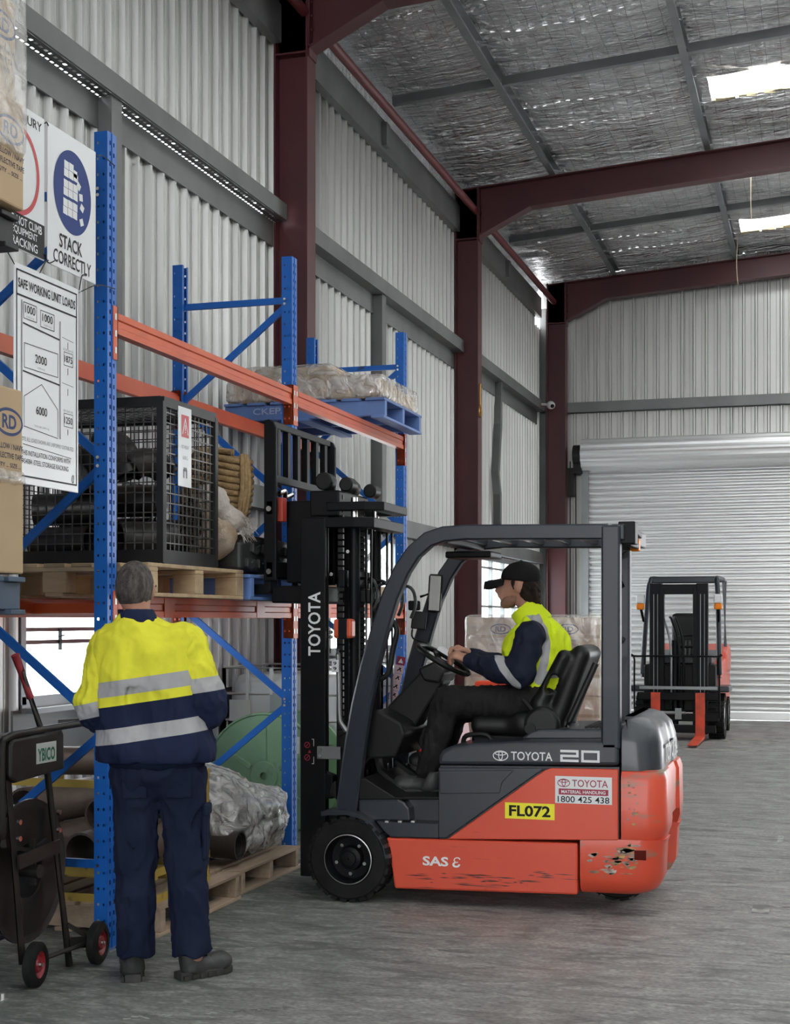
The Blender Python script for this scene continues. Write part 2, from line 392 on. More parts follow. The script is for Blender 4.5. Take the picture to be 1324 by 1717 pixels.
# ---- floor
def floor_mat():
    m = bpy.data.materials.new('worn_concrete'); m.use_nodes = True; nt = m.node_tree; L = nt.links.new; b = nt.nodes['Principled BSDF']
    tc = nd(nt, 'ShaderNodeTexCoord')
    def noise(sc, st_, det=8, dist=0.):
        mp = nd(nt, 'ShaderNodeMapping'); mp.inputs['Scale'].default_value = st_; L(tc.outputs['Object'], mp.inputs[0])
        n = nd(nt, 'ShaderNodeTexNoise'); n.inputs['Scale'].default_value = sc; n.inputs['Detail'].default_value = det; n.inputs['Distortion'].default_value = dist; L(mp.outputs[0], n.inputs[0]); return n.outputs['Fac']
    def rng(v, a, b_, c=0, d=1):
        r = nd(nt, 'ShaderNodeMapRange'); r.inputs[1].default_value = a; r.inputs[2].default_value = b_; r.inputs[3].default_value = c; r.inputs[4].default_value = d; L(v, r.inputs[0]); return r.outputs[0]
    def mix(f, a, c, mode='MIX'):
        x = nd(nt, 'ShaderNodeMix', data_type='RGBA', blend_type=mode); L(f, x.inputs[0])
        for i, v in ((6,a),(7,c)):
            if isinstance(v, tuple): x.inputs[i].default_value = (*v, 1)
            else: L(v, x.inputs[i])
        return x.outputs[2]
    base = mix(rng(noise(.35, (1,1,1), 6), .35, .65), (.225,.223,.217), (.29,.285,.278))
    # darker and greener towards the racking, with a ragged noisy edge
    sx = nd(nt, 'ShaderNodeSeparateXYZ'); L(tc.outputs['Object'], sx.inputs[0])
    ad = nd(nt, 'ShaderNodeMath', operation='MULTIPLY_ADD'); L(noise(.7, (1,1,1), 5), ad.inputs[0]); ad.inputs[1].default_value = 1.6; L(sx.outputs[0], ad.inputs[2])
    base = mix(rng(ad.outputs[0], -2.2, -.9, 1, 0), base, (.15,.172,.153))
    # scuffs across the aisle
    base = mix(rng(noise(5.5, (.8,2.0,1), 10, 1.4), .45, .68, 0, .8), base, (.42,.41,.40))
    base = mix(rng(noise(4.0, (.6,1.8,1), 10, 1.6), .50, .68, 0, .75), base, (.085,.086,.086))
    base = mix(rng(noise(18, (.7,1.4,1), 8), .56, .68, 0, .6), base, (.45,.44,.42))
    base = mix(rng(noise(60, (.7,1.3,1), 6), .42, .62, 0, .55), base, (.08,.08,.08))
    L(base, b.inputs['Base Color'])
    L(rng(noise(2.3, (1,1,1), 7), .35, .65, .42, .68), b.inputs['Roughness']); b.inputs['Specular IOR Level'].default_value = .4
    bp = nd(nt, 'ShaderNodeBump'); bp.inputs['Strength'].default_value = .5; bp.inputs['Distance'].default_value = .008; L(noise(40, (.5,1,1), 6), bp.inputs['Height']); L(bp.outputs[0], b.inputs['Normal'])
    return m
M_floor = floor_mat()
fl = MB().box(-4.9, 26, -26, 23.4, -.25, 0).build('floor', M_floor); st(fl)
M_line = pmat('worn_line_paint', (.40,.37,.28), .7, 0, (.16,.16,.15), 6, 8, .45, .55)
M_linew = pmat('worn_white_paint', (.42,.42,.40), .7, 0, (.15,.15,.15), 7, 8, .42, .56)
fm_ = MB().box(-3.4, 3.0, 17.62, 17.68, 0, .002).build('floor_line', M_line, fl)
fm2 = MB()
for x, y, w, l in ((-1.0,17.05,.35,.03),(-.55,17.05,.22,.03),(-.1,17.05,.2,.03),(-1.3,17.1,.05,.03)): fm2.box(x, x+w, y, y+l, 0, .002)
fm2.build('floor_line', M_linew, fl)
lm = MB().box(-.37, .12, 8.05, 8.075, 0, .002); lm.box(-.39, -.3, 7.85, 8.09, 0, .0015); lm.build('floor_line', M_linew, fl)
lm = MB().box(-.32, .12, 10.4, 10.43, 0, .002); lm.box(-.34, -.3, 10.4, 10.75, 0, .0015); lm.box(-.32, 0, 10.72, 10.75, 0, .0015); lm.build('floor_line', M_linew, fl)
lm = MB()
for k in range(36): 
    a = 2*pi*k/40+.3; lm.cbox((-.95+.32*cos(a), 18.95+.32*sin(a), .001), (.06,.055,.002), rotm(0,0,a))
lm.build('floor_line', M_line, fl)
lm = MB()
for k in range(26): lm.cbox((-2.62+.022*k+random.uniform(-.01,.01), 5.08+.012*k+random.uniform(-.03,.03), .001), (.03,.012,.001), rotm(0,0,random.uniform(-.6,.9)))
lm.build('chalk_scuff', M_linew, fl)['kind'] = 'stuff'

# ---- corrugated cladding, sheet by sheet
def sheet_profile():
    pts = []
    for k in range(4):
        u = k*.19; pts += [(u, 0), (u+.070, 0), (u+.074, .004), (u+.080, .004), (u+.084, 0), (u+.128, 0), (u+.142, .040), (u+.166, .040), (u+.180, 0)]
    return pts+[(.765, 0)]
PROF = sheet_profile()
def side_panel(z0, z1):
    mb = MB(); n = len(PROF)
    mb._add([(d, u, z0) for u,d in PROF]+[(d, u, z1) for u,d in PROF], [(i, i+1, i+1+n, i+n) for i in range(n-1)])
    o = mb.build('cladding_sheet', M_sheet, fix=False); return o
wl = MB().box(WX-.06, WX-.02, -4.11, 23.2, -.2, .03).build('wall_left', M_galv); st(wl)
cache = {}
def place_side(k, z0, z1):
    y = 7.29+.76*k; key = (z0, z1)
    if key not in cache: o = side_panel(z0, z1); cache[key] = o
    else: o = cache[key].copy(); COL.objects.link(o)
    o.location = (WX, y, 0); put(o, wl)
WINS = [(0, 2, 1.07, 1.95), (7, 10, 1.25, 2.42), (15, 20, 1.07, 2.42)]
for k in range(-13, 21):
    y = 7.29+.76*k; cuts = []
    for a, b, z0, z1 in WINS:
        if a <= k < b: cuts.append((z0, z1))
    if -3 <= k <= 4: cuts.append((4.86, 4.97))
    z = 0.02
    top = 6.72 if k < 20 else 6.30
    for c0, c1 in cuts+[(top, top)]:
        if c0 > z: place_side(k, round(z,3), round(c0,3))
        z = c1
# ---- end wall
we = MB().box(-4.5, -3.72, WY+.02, WY+.06, -.2, .05).build('wall_end', M_galv); st(we)
for k in range(17):
    x = -4.45+.76*k; z0 = .02 if k == 0 else 4.15; z1 = ceil_z(x)-.06
    mb = MB(); n = len(PROF)
    zt = [ceil_z(x+u)+.0 for u,d in PROF]
    mb._add([(x+u, WY-d, z0) for u,d in PROF]+[(x+u, WY-d, zt[i]) for i,(u,d) in enumerate(PROF)], [(i, i+n, i+1+n, i+1) for i in range(n-1)])
    mb.build('cladding_sheet', M_sheetE, we, fix=False)
# rails behind the end sheets and the corner post
def cee(mb, axis, a0, a1, u0, u1, v0, v1, t=.012, open_='u0'):
    """C section; (u,v) box outline, open on one side"""
    if open_ == 'u0': p = [(u0,v0),(u1,v0),(u1,v1),(u0,v1),(u0,v1-t),(u1-t,v1-t),(u1-t,v0+t),(u0,v0+t)]
    elif open_ == 'u1': p = [(u1,v0),(u0,v0),(u0,v1),(u1,v1),(u1,v1-t),(u0+t,v1-t),(u0+t,v0+t),(u1,v0+t)]
    else: p = [(u0,v0),(u0,v1),(u1,v1),(u1,v0),(u1-t,v0),(u1-t,v1-t),(u0+t,v1-t),(u0+t,v0)]
    mb.prism(p, axis, a0, a1)
g = MB(); cee(g, 'x', -4.42, 8.4, WY-.2, WY-.03, 4.90, 5.06, open_='v0'); g.build('girt', M_girt, we)
g = MB(); g.box(-4.46, -4.36, 22.86, 23.0, 0, 6.6); g.build('corner_post', M_girt, we)
# ---- columns
for i, (yc, xi) in enumerate(((11.31,-4.15),(17.4,-4.15),(22.72,-4.0))):
    c = thing('steel_column', ['maroon steel I-column behind the pallet rack', 'maroon steel I-column beside the stacked cartons and wide forklift bay', 'maroon steel corner column beside the roller door'][i], 'column', (xi-.15, yc, 0), 'maroon portal frame columns', 'structure')
    x0, x1 = xi-.30, xi; top = ceil_z(xi)-.16
    for nm, a, b in (('flange', x1-.016, x1), ('flange', x0, x0+.016)):
        MB().box(a, b, yc-.10, yc+.10, 0, top).build(nm, M_maroon, c)
    MB().box(x0+.016, x1-.016, yc-.006, yc+.006, 0, top).build('web', M_maroon, c)
    s = MB(); s.box(x0+.016, x1-.016, yc-.095, yc-.006, 6.30, 6.315); s.box(x0+.016, x1-.016, yc+.006, yc+.095, 6.30, 6.315); s.build('stiffener', M_maroon, c)
    s = MB().box(x0-.05, x1+.05, yc-.15, yc+.15, 0, .02).build('base_plate', M_maroon, c)
    # rafter with haunch
    r = thing('roof_rafter', ['maroon rafter above the near column with a haunch', 'maroon rafter crossing the roof above the parked forklift', 'maroon rafter along the top of the end wall'][i], 'beam', (xi, yc, top), 'maroon roof rafters', 'structure')
    X1 = 9.2; zt = lambda x: ceil_z(x)-.155
    D = .34
    fl_t = [(x0-.02, zt(x0-.02)), (X1, zt(X1)), (X1, zt(X1)-.016), (x0-.02, zt(x0-.02)-.016)]
    MB().prism(fl_t, 'y', yc-.09, yc+.09).build('top_flange', M_maroon, r)
    xk = xi+.65; zk = zt(xk)-D; zl = 6.33
    MB().prism([(x0, zt(x0)-.016), (X1, zt(X1)-.016), (X1, zt(X1)-D), (xk, zk), (xi, zl), (x0, zl)], 'y', yc-.006, yc+.006).build('web', M_maroon, r)
    MB().prism([(xi, zl), (xk, zk), (X1, zt(X1)-D), (X1, zt(X1)-D+.016), (xk, zk+.016), (xi, zl+.02)], 'y', yc-.09, yc+.09).build('bottom_flange', M_maroon, r)
    MB().box(xi, xi+.016, yc-.09, yc+.09, zl-.06, zt(xi)).build('end_plate', M_maroon, r)
    bo = MB()
    for z in (6.38, 6.5, 6.62, 6.74):
        for s_ in (-.05, .05): bo.cyl((xi+.016, yc+s_, z), (xi+.032, yc+s_, z), .014, n=6)
    bo.build('bolts', M_maroon, r)['kind'] = 'stuff'
# ---- eave beam, strut, purlins, bridging
CY = [5.2, 11.31, 17.4, 22.72]
for i in range(3):
    nm = ['over the near bay', 'above the racked wall', 'in the far bay by the roller door'][i]
    e = MB(); cee(e, 'y', CY[i]+.1, CY[i+1]-.1, -4.47, -4.38, 6.40, 6.72, open_='u0'); tag(st(e.build('eave_beam', M_girt)), 'grey channel eave beam '+nm, 'beam', 'eave beams')
    s = MB().cyl((-4.18, CY[i]+.1, 6.64), (-4.18, CY[i+1]-.1, 6.64), .045, n=12); tag(st(s.build('eave_strut', M_strut, smooth=40)), 'red tubular eave strut '+nm, 'strut', 'eave struts')
for i, (y, z) in enumerate(((14.1,6.55),(20.0,6.55))):
    b = MB().box(-4.38, -4.33, y-.06, y+.06, z-.11, z+.13); tag(st(b.build('cleat_plate', M_girt)), ['small grey cleat on the eave beam above the racked wall','small grey cleat on the eave beam near the roller door'][i], 'bracket')
for i, x in enumerate((-3.22, -1.36, .5, 2.36, 4.22, 6.08, 7.94)):
    p = MB(); zc = ceil_z(x); cee(p, 'y', -6, 22.95, x-.035, x+.04, zc-.155, zc-.005, t=.008, open_='u1')
    tag(st(p.build('roof_purlin', M_galv)), 'galvanised roof purlin, %s out from the corrugated side wall'%['first','second','third','fourth','fifth','sixth','seventh'][i], 'purlin', 'roof purlins')
for i, y in enumerate((8.3, 14.3, 20.0)):
    for j, (xa, xb) in enumerate(((-4.35,-3.26),(-3.18,-1.40),(-1.32,.46),(.54,2.32))):
        if i == 0 and j < 4: continue
        b = MB(); z0, z1 = ceil_z(xa)-.1, ceil_z(xb)-.1
        b.bar((xa, y, z0), (xb, y, z1), .012, .085); b.bar((xa, y+.03, z0-.04), (xb, y+.03, z1-.04), .07, .01)
        tag(st(b.build('bridging_bar', M_galv)), 'galvanised bridging bar '+['','across the middle of the nearer roof bay','across the middle of the far roof bay'][i]+[' by the wall',' between the first purlins',' under the skylights',' beyond the skylights'][j], 'bridging', 'roof bridging')
# ---- foil ceiling blankets with skylight openings
def foil_mat():
    m = bpy.data.materials.new('foil_insulation'); m.use_nodes = True; nt = m.node_tree; L = nt.links.new; b = nt.nodes['Principled BSDF']
    b.inputs['Metallic'].default_value = .9; b.inputs['Roughness'].default_value = .22
    tc = nd(nt, 'ShaderNodeTexCoord')
    def noise(sc, st_, det=6, dist=0.):
        mp = nd(nt, 'ShaderNodeMapping'); mp.inputs['Scale'].default_value = st_; L(tc.outputs['Object'], mp.inputs[0])
        n = nd(nt, 'ShaderNodeTexNoise'); n.inputs['Scale'].default_value = sc; n.inputs['Detail'].default_value = det; n.inputs['Distortion'].default_value = dist; L(mp.outputs[0], n.inputs[0]); return n.outputs['Fac']
    h1 = noise(3.2, (.55, 4.2, 1), 5, .9); h2 = noise(8, (.9, 2.2, 1), 5, 1.)
    ad = nd(nt, 'ShaderNodeMath', operation='MULTIPLY_ADD'); L(h2, ad.inputs[0]); ad.inputs[1].default_value = .45; L(h1, ad.inputs[2])
    bp = nd(nt, 'ShaderNodeBump'); bp.inputs['Strength'].default_value = 1; bp.inputs['Distance'].default_value = .16; L(ad.outputs[0], bp.inputs['Height']); L(bp.outputs[0], b.inputs['Normal'])
    # safety mesh of thin wires laid under the foil
    sx = nd(nt, 'ShaderNodeSeparateXYZ'); L(tc.outputs['Object'], sx.inputs[0]); ws = []
    for k, (pitch, wd_) in ((0, (.15, .028)), (1, (.30, .014))):
        d = nd(nt, 'ShaderNodeMath', operation='DIVIDE'); L(sx.outputs[k], d.inputs[0]); d.inputs[1].default_value = pitch
        f = nd(nt, 'ShaderNodeMath', operation='FRACT'); L(d.outputs[0], f.inputs[0])
        c = nd(nt, 'ShaderNodeMath', operation='LESS_THAN'); L(f.outputs[0], c.inputs[0]); c.inputs[1].default_value = wd_; ws.append(c.outputs[0])
    mx = nd(nt, 'ShaderNodeMath', operation='MAXIMUM'); L(ws[0], mx.inputs[0]); L(ws[1], mx.inputs[1])
    x1 = nd(nt, 'ShaderNodeMix', data_type='RGBA'); x1.inputs[6].default_value = (.62,.62,.63,1); x1.inputs[7].default_value = (.80,.80,.81,1); L(noise(1.6, (.6,2,1), 6), x1.inputs[0])
    x = nd(nt, 'ShaderNodeMix', data_type='RGBA'); L(mx.outputs[0], x.inputs[0]); L(x1.outputs[2], x.inputs[6]); x.inputs[7].default_value = (.28,.28,.28,1); L(x.outputs[2], b.inputs['Base Color'])
    return m
M_foil = foil_mat()
M_sky = bpy.data.materials.new('translucent_roof_sheet'); M_sky.use_nodes = True
_n = M_sky.node_tree; _n.nodes.remove(_n.nodes['Principled BSDF']); _t = nd(_n, 'ShaderNodeBsdfTransparent'); _t.inputs[0].default_value = (.88,.90,.86,1); _tr = nd(_n, 'ShaderNodeBsdfTranslucent'); _tr.inputs[0].default_value = (.85,.85,.8,1)
_x = nd(_n, 'ShaderNodeMixShader'); _x.inputs[0].default_value = .2; _n.links.new(_t.outputs[0], _x.inputs[1]); _n.links.new(_tr.outputs[0], _x.inputs[2]); _n.links.new(_x.outputs[0], _n.nodes['Material Output'].inputs[0])
rs = MB().box(-4.8, 9.3, 23.12, 23.2, 6.95, 7.05).build('ceiling', M_galv); st(rs)
SK = [15.4-2.8*k for k in range(-2, 8)]        # skylight strips
def foil(x0, x1, y0, y1, step):
    nx = max(2, int((x1-x0)/step)); ny = max(2, int((y1-y0)/step)); vs = []; fs = []
    for j in range(ny+1):
        for i in range(nx+1):
            x = x0+(x1-x0)*i/nx; y = y0+(y1-y0)*j/ny
            sag = -.035*abs(sin(pi*(x+3.22)/1.86))-.03*abs(sin(pi*(y-.2)/1.4))+.016*sin(17*y+2*sin(3*x))+.010*sin(43*y+5*x+3*sin(2.3*x))
            vs.append((x, y, ceil_z(x)+sag+.02))
    for j in range(ny):
        for i in range(nx):
            a = j*(nx+1)+i; fs.append((a, a+nx+1, a+nx+2, a+1))
    mb = MB(); mb._add(vs, fs); return mb.build('foil_blanket', M_foil, rs, smooth=80, fix=False)
edges = sorted(SK)
y = -6.0
for s0 in edges:
    if s0-y > .05:
        n = max(1, round((s0-y)/1.05))
        for k in range(n): foil(-4.6, 9.2, y+(s0-y)*k/n, y+(s0-y)*(k+1)/n, .10 if y > 9 else .5)
    foil(-4.6, -1.22, s0, s0+.7, .10 if s0 > 9 else .5)
    y = s0+.7
foil(-4.6, 9.2, y, 23.1, .10)
for i, s0 in enumerate(sorted(SK, reverse=True)):
    pr = []; n = 0
    mb = MB(); vs = []; 
    for j in range(9):
        yy = s0+.7*j/8; vs += [(-1.22, yy, ceil_z(-1.22)+.06+.012*(j%2)), (9.2, yy, ceil_z(9.2)+.06+.012*(j%2))]
    mb._add(vs, [(2*j, 2*j+1, 2*j+3, 2*j+2) for j in range(8)])
    mb.build('skylight_sheet', M_sky, rs, fix=False)
fd = MB(); fd.box(-4.52, -4.49, -4.1, 22.9, 6.68, 7.2); fd.build('foil_upstand', M_foil, rs)
# frayed insulation edge and hanging strings by the skylights
M_string = pmat('frayed_string', (.55,.45,.32), .8)
s = MB(); s.tube([(-.93,18.7,ceil_z(-.9)), (-.935,18.72,6.9), (-.925,18.7,6.62)], .006, 5); s.tube([(-1.28,21.9,ceil_z(-1.2)),(-1.3,21.92,6.9),(-1.28,21.9,6.55)], .005, 5); s.build('frayed_string', M_string, rs)
s = MB()
for s0 in (15.4, 18.2, 21.0):
    for k in range(26): 
        x = -1.2+.1*k; s.cbox((x+random.uniform(-.03,.03), s0+.73, ceil_z(x)+.0), (.11,.06,.035), rotm(random.uniform(-.5,.5),0,random.uniform(-.3,.3)))
o_ = s.build('insulation_batt_edge', pmat('insulation_batt', (.62,.52,.33), .9, 0, (.5,.42,.28), 20), rs); o_['kind'] = 'stuff'
# ---- side wall girts, posts
for i in range(3):
    y0, y1 = CY[i]+.1, CY[i+1]-.1
    g = thing('wall_girt', 'grey wall girt '+['with rows of light holes above the warning signs','between the maroon columns over the rack','in the far bay by the roller door'][i], 'girt', (-4.4, (y0+y1)/2, 5.0), 'wall girts', 'structure')
    MB().box(-4.345, -4.33, y0, y1, 4.905, 5.04).build('face', M_girt, g); MB().box(-4.50, -4.345, y0, y1, 5.028, 5.04).build('top_plate', M_girt, g)
    MB().box(-4.47, -4.455, y0, y1, 4.70, 4.905).build('back_strip', M_girt, g)
    if i: MB().box(-4.50, -4.33, y0, y1, 4.895, 4.905).build('bottom_plate', M_girt, g)
    else:
        b = MB(); z = 4.9
        for xa, xb in ((-4.345,-4.375), (-4.395,-4.435), (-4.455,-4.5)): b.quad((xa,y0,z),(xb,y0,z),(xb,y1,z),(xa,y1,z))
        n = int((y1-y0)/.055)
        for xa, xb in ((-4.375,-4.395), (-4.435,-4.455)):
            for k in range(n):
                ya = y0+(y1-y0)*k/n; b.quad((xa,ya,z),(xb,ya,z),(xb,ya+.026,z),(xa,ya+.026,z))
        b.build('slotted_plate', M_girt, g)
    g = MB(); cee(g, 'y', y0, y1, -4.49, -4.35, 2.46, 2.64, open_='u0'); tag(st(g.build('window_girt', M_girt)), 'grey girt at window head '+['in the near bay','behind the forklift mast','above the far window'][i], 'girt', 'window head girts')
for i, yp in enumerate((8.27, 14.05, 19.65)):
    lab = ['grey wall post above the stack correctly sign', 'grey wall post behind the wrapped blue pallet', 'bent grey wall post in the far bay'][i]
    p = MB()
    if i < 2: cee(p, 'z', 2.64 if i == 1 else 1.95, 4.90, -4.48, -4.36, yp-.07, yp+.07, open_='u0')
    else:
        p.sweep([(-4.42,yp,4.9),(-4.42,yp-.02,4.3),(-4.40,yp-.28,3.6),(-4.36,yp-.33,3.3),(-4.40,yp-.15,2.9),(-4.42,yp,2.6)], [(-.05,-.05),(.05,-.05),(.05,.05),(-.05,.05)], side=(1,0,0))
    tag(st(p.build('wall_post', M_girt)), lab, 'post')
# ---- windows
for i, (a, b, z0, z1) in enumerate(WINS):
    y0, y1 = 7.29+.76*a, 7.29+.76*b
    w = thing('window_%d'%(i+1), ['bright window behind the worker under the rack','bright window behind the forklift mast','bright window behind the driver'][i], 'window', (WX, (y0+y1)/2, z0), None, 'structure')
    f = MB(); t = .045
    for ya, yb, za, zb in ((y0,y1,z0-.02,z0+t),(y0,y1,z1-t,z1+.01),(y0-.01,y0+t,z0,z1),(y1-t,y1+.01,z0,z1)): f.box(WX-.03, WX+.05, ya, yb, za, zb)
    f.build('window_frame', M_galv, w)
    f = MB().box(WX-.02, WX+.14, y0, y1, z0-.05, z0-.02).build('window_sill', M_galv, w)
    n = (b-a) if i else 1
    for k in range(n):
        ya = y0+(y1-y0)*k/n
        if k: MB().box(WX-.02, WX+.04, ya-.02, ya+.02, z0, z1).build('mullion', M_galv, w)
        MB().box(WX-.004, WX, ya+.02, ya+(y1-y0)/n-.02, z0+t, z1-t).build('pane', M_glass, w)
    if i == 0:
        for z in (1.505, 1.43): MB().box(WX-.01, WX+.03, y0, y1, z-.012, z+.012).build('glazing_bar', pmat('rusty_glazing_bar', (.22,.16,.15), .6), w)
        l = MB().box(WX+.03, WX+.05, 7.73, 7.74, 1.38, 1.51); l.cyl((WX+.05,7.70,1.46),(WX+.05,7.77,1.47),.004,n=6); l.build('latch', M_bsteel, w)
    if i == 2: 
        for z in (1.75, 2.28): MB().box(WX-.01, WX+.03, y0, y1, z-.014, z+.014).build('glazing_bar', M_galv, w)
# lower dark splash boards below the near window
sp = MB().box(WX+.031, WX+.045, 7.2, 11.0, .78, 1.04); tag(st(sp.build('wall_rail', M_girt)), 'grey board rail under the bright window by the trolley', 'rail')
# ---- roller door
dr = thing('door_1', 'wide silver roller shutter door in the end wall', 'door', (0, WY-.1, 0), None, 'structure')
DX0, DX1 = -3.69, 3.2
sl = MB(); n = 9; vs = []; pit = .0925
prof = [(0,-.022),(.012,-.022),(.015,.002),(.024,.016),(.048,.022),(.070,.018),(.084,.004),(.0925,-.022)]
sl._add([(x, -d, z) for x in (DX0, DX1) for z,d in prof], [(k, k+len(prof), k+1+len(prof), k+1) for k in range(len(prof)-1)])
base = sl.build('slat', M_roll, fix=False, smooth=50); base.location = (0, WY-.12, .13); put(base, dr)
for k in range(1, 43): inst(base, dr, loc=(0, WY-.12, .13+pit*k))
MB().box(DX0, DX1, WY-.15, WY-.11, 0.01, .13).build('bottom_rail', M_roll, dr, bevel=.006)
drum = MB(); pr = []
for k in range(49):
    a = 2*pi*k/48; rr = .235+(.016 if k%4 < 2 else -.004); pr.append((WY-.30-rr*cos(a), 4.20+rr*sin(a)))
drum._add([(x, yy, zz) for x in (DX0-.06, DX1+.06) for yy,zz in pr], [(k, k+49, k+50, k+1) for k in range(48)]+[tuple(range(49)), tuple(range(49,98))])
drum.build('shutter_drum', M_roll, dr)
MB().box(DX0-.09, DX0+.02, WY-.20, WY-.05, 0, 4.05).build('guide_rail', M_galv, dr); MB().box(DX1-.02, DX1+.09, WY-.20, WY-.05, 0, 4.05).build('guide_rail', M_galv, dr)
br = MB().box(DX0-.20, DX0-.07, WY-.36, WY-.02, 3.9, 4.32); br.cyl((DX0-.2,WY-.3,4.2),(DX0-.06,WY-.3,4.2),.16,n=20); br.box(DX0-.34, DX0-.2, WY-.3, WY-.1, 3.55, 4.0); br.build('drum_bracket', M_bsteel, dr, bevel=.008)
ch = MB()
for k in range(2): ch.cyl((DX0-.16-.09*k, WY-.32, 1.2), (DX0-.16-.09*k, WY-.32, 4.1), .009, n=6)
ch.build('hand_chain', M_bsteel, dr)
# unseen right side wall, added to keep sky light from coming in sideways
wr = MB().box(9.25, 9.35, -14, 23.2, 0, 7.9).build('wall_right_unseen', M_sheet); st(wr)
wbk = MB(); wbk.box(5.2, 9.3, -14.1, -14, 0, 7.9); st(wbk.build('wall_back_unseen', M_sheet))  # unseen back wall piece, added to narrow the rear opening to the sky
st(MB().box(WX-.05, WX, -14, -2.55, 0, 7.2).build('wall_left_rear_unseen', M_sheet)); st(MB().box(-4.6, 9.3, -14, -5.9, 7.2, 7.3).build('ceiling_rear', M_galv))  # unseen left wall extension, added to close a gap that let in sky light
# small fittings on the wall
o = thing('security_camera', 'small white security camera on the far girt by the corner column', 'camera', (-4.2,22.2,4.85))
MB().lathe([(0,.0),(.05,.0),(.065,.03),(.06,.08),(.03,.11),(0,.115)], (-4.18,22.25,4.95), (.5,-.8,-.3), 16).build('housing', M_white, o, smooth=50)
MB().cyl((-4.32,22.3,4.97),(-4.18,22.25,4.95),.02).build('arm', M_white, o); MB().cyl((-4.125,22.16,4.915),(-4.117,22.148,4.91),.03).build('lens', M_black, o)
o = thing('hook', 'small brass shackle hanging on the middle maroon column', 'hook', (-4.13,17.35,4.2))
MB().tube([(-4.13+0,17.33+.05*cos(a),4.16+.07*sin(a)) for a in np.linspace(0,2*pi,14)], .012, 6).build('shackle', pmat('brass', (.55,.30,.08), .35, .8), o, smooth=60)
MB().tube([(-4.13,17.33,4.23),(-4.13,17.33,4.5)], .014, 6).build('strap', MATS['brass'], o)
# ================================================================== PALLET RACKING
FX, RX = -3.25, -4.08          # front face of the front uprights, rear face of the rear ones
UH = 3.87
def perforated(mb, P, U, W, w, h, cols, pitch, hw, hh, start=.06):
    """flat strip w wide, h high from P along unit U (width) and W (height), with rows of punched holes at cols"""
    P = Vector(P); U = Vector(U); W = Vector(W)
    xs = [0]
    for c in cols: xs += [c-hw/2, c+hw/2]
    xs.append(w)
    def q(x0,x1,z0,z1): mb.quad(P+U*x0+W*z0, P+U*x1+W*z0, P+U*x1+W*z1, P+U*x0+W*z1)
    for i in range(0, len(xs), 2): q(xs[i], xs[i+1], 0, h)
    for i in range(1, len(xs)-1, 2):
        z = 0; k = start
        while k+hh < h: q(xs[i], xs[i+1], z, k); z = k+hh; k += pitch
        q(xs[i], xs[i+1], z, h)
def upright_mesh():
    mb = MB(); w = .09; d = .07
    perforated(mb, (0,0,0), (0,1,0), (0,0,1), w, UH, [.026,.064], .05, .011, .02)          # face to the aisle
    perforated(mb, (0,0,0), (-1,0,0), (0,0,1), d, UH, [.018,.048], .075, .010, .012)       # near side
    perforated(mb, (0,w,0), (-1,0,0), (0,0,1), d, UH, [.018,.048], .075, .010, .012)
    mb.quad((-d,0,0),(-d,.025,0),(-d,.025,UH),(-d,0,UH)); mb.quad((-d,w-.025,0),(-d,w,0),(-d,w,UH),(-d,w-.025,UH))
    # pressed central rib on the aisle face
    mb.box(-.004, .004, .040, .050, 0, UH)
    o = mb.build('upright', M_blue, fix=False)
    return o
up0 = upright_mesh(); up_used = [False]
def upright(parent, X, Y, flip=False):
    if not up_used[0]: o = up0; up_used[0] = True
    else: o = up0.copy(); COL.objects.link(o)
    o.matrix_basis = Matrix.Translation((X, Y+(.09 if flip else 0), 0)) @ Matrix.Rotation(pi if flip else 0, 4, 'Z'); put(o, parent)
    b = MB().box(-.11, .03, -.03, .12, 0, .008); b.cyl((.012,.105,.008),(.012,.105,.03),.011,n=6); p = b.build('base_plate', M_zincplate)
    p.matrix_basis = o.matrix_basis.copy(); put(p, parent)
BP = [(0,0),(.05,0),(.05,.030),(.044,.036),(.044,.064),(.05,.070),(.05,.100),(.012,.100),(.012,.085),(0,.085)]
def beam(parent, X, Y0, Y1, zb, flip=False, mat=None):
    """step beam; outer face at X, bottom at zb"""
    s = -1 if flip else 1
    p = [(X-s*.05+s*u, zb+v) for u,v in BP]
    mb = MB(); n = len(p)
    mb._add([(u, Y0, v) for u,v in p]+[(u, Y1, v) for u,v in p], [tuple(range(n)), tuple(range(2*n-1,n-1,-1))]+[(i,i+n,(i+1)%n+n,(i+1)%n) for i in range(n)])
    o = mb.build('beam', mat or M_orange, parent)
    for ya, yb in ((Y0-.045, Y0), (Y1, Y1+.045)):
        c = MB(); c.box(min(X+s*.002,X+s*.008), max(X+s*.002,X+s*.008), ya, yb, zb-.13, zb+.125); ye = ya if ya < Y0 else yb
        c.box(min(X-s*.06,X+s*.008), max(X-s*.06,X+s*.008), (Y0-.006) if ya < Y0 else Y1, Y0 if ya < Y0 else Y1+.006, zb-.13, zb+.125)
        cc = c.build('connector', mat or M_orange, o)
        k = MB()
        for z in (zb-.1, zb-.02, zb+.06): k.box(min(X+s*.009,X+s*.0105), max(X+s*.009,X+s*.0105), ya+.012, ya+.03, z, z+.03)
        k.build('locking_clip', M_zincplate, o)
    return o
def brace(parent, Y, za, zb, xa, xb, top=False):
    """a in front, b at the rear"""
    o = MB().bar((xa, Y, za), (xb, Y, zb), .022, .040).build('brace', M_blue, parent)
    bo = MB().cyl((xa, Y-.05, za), (xa, Y-.035, za), .009, n=6); bo.build('bolt', M_chrome, parent)
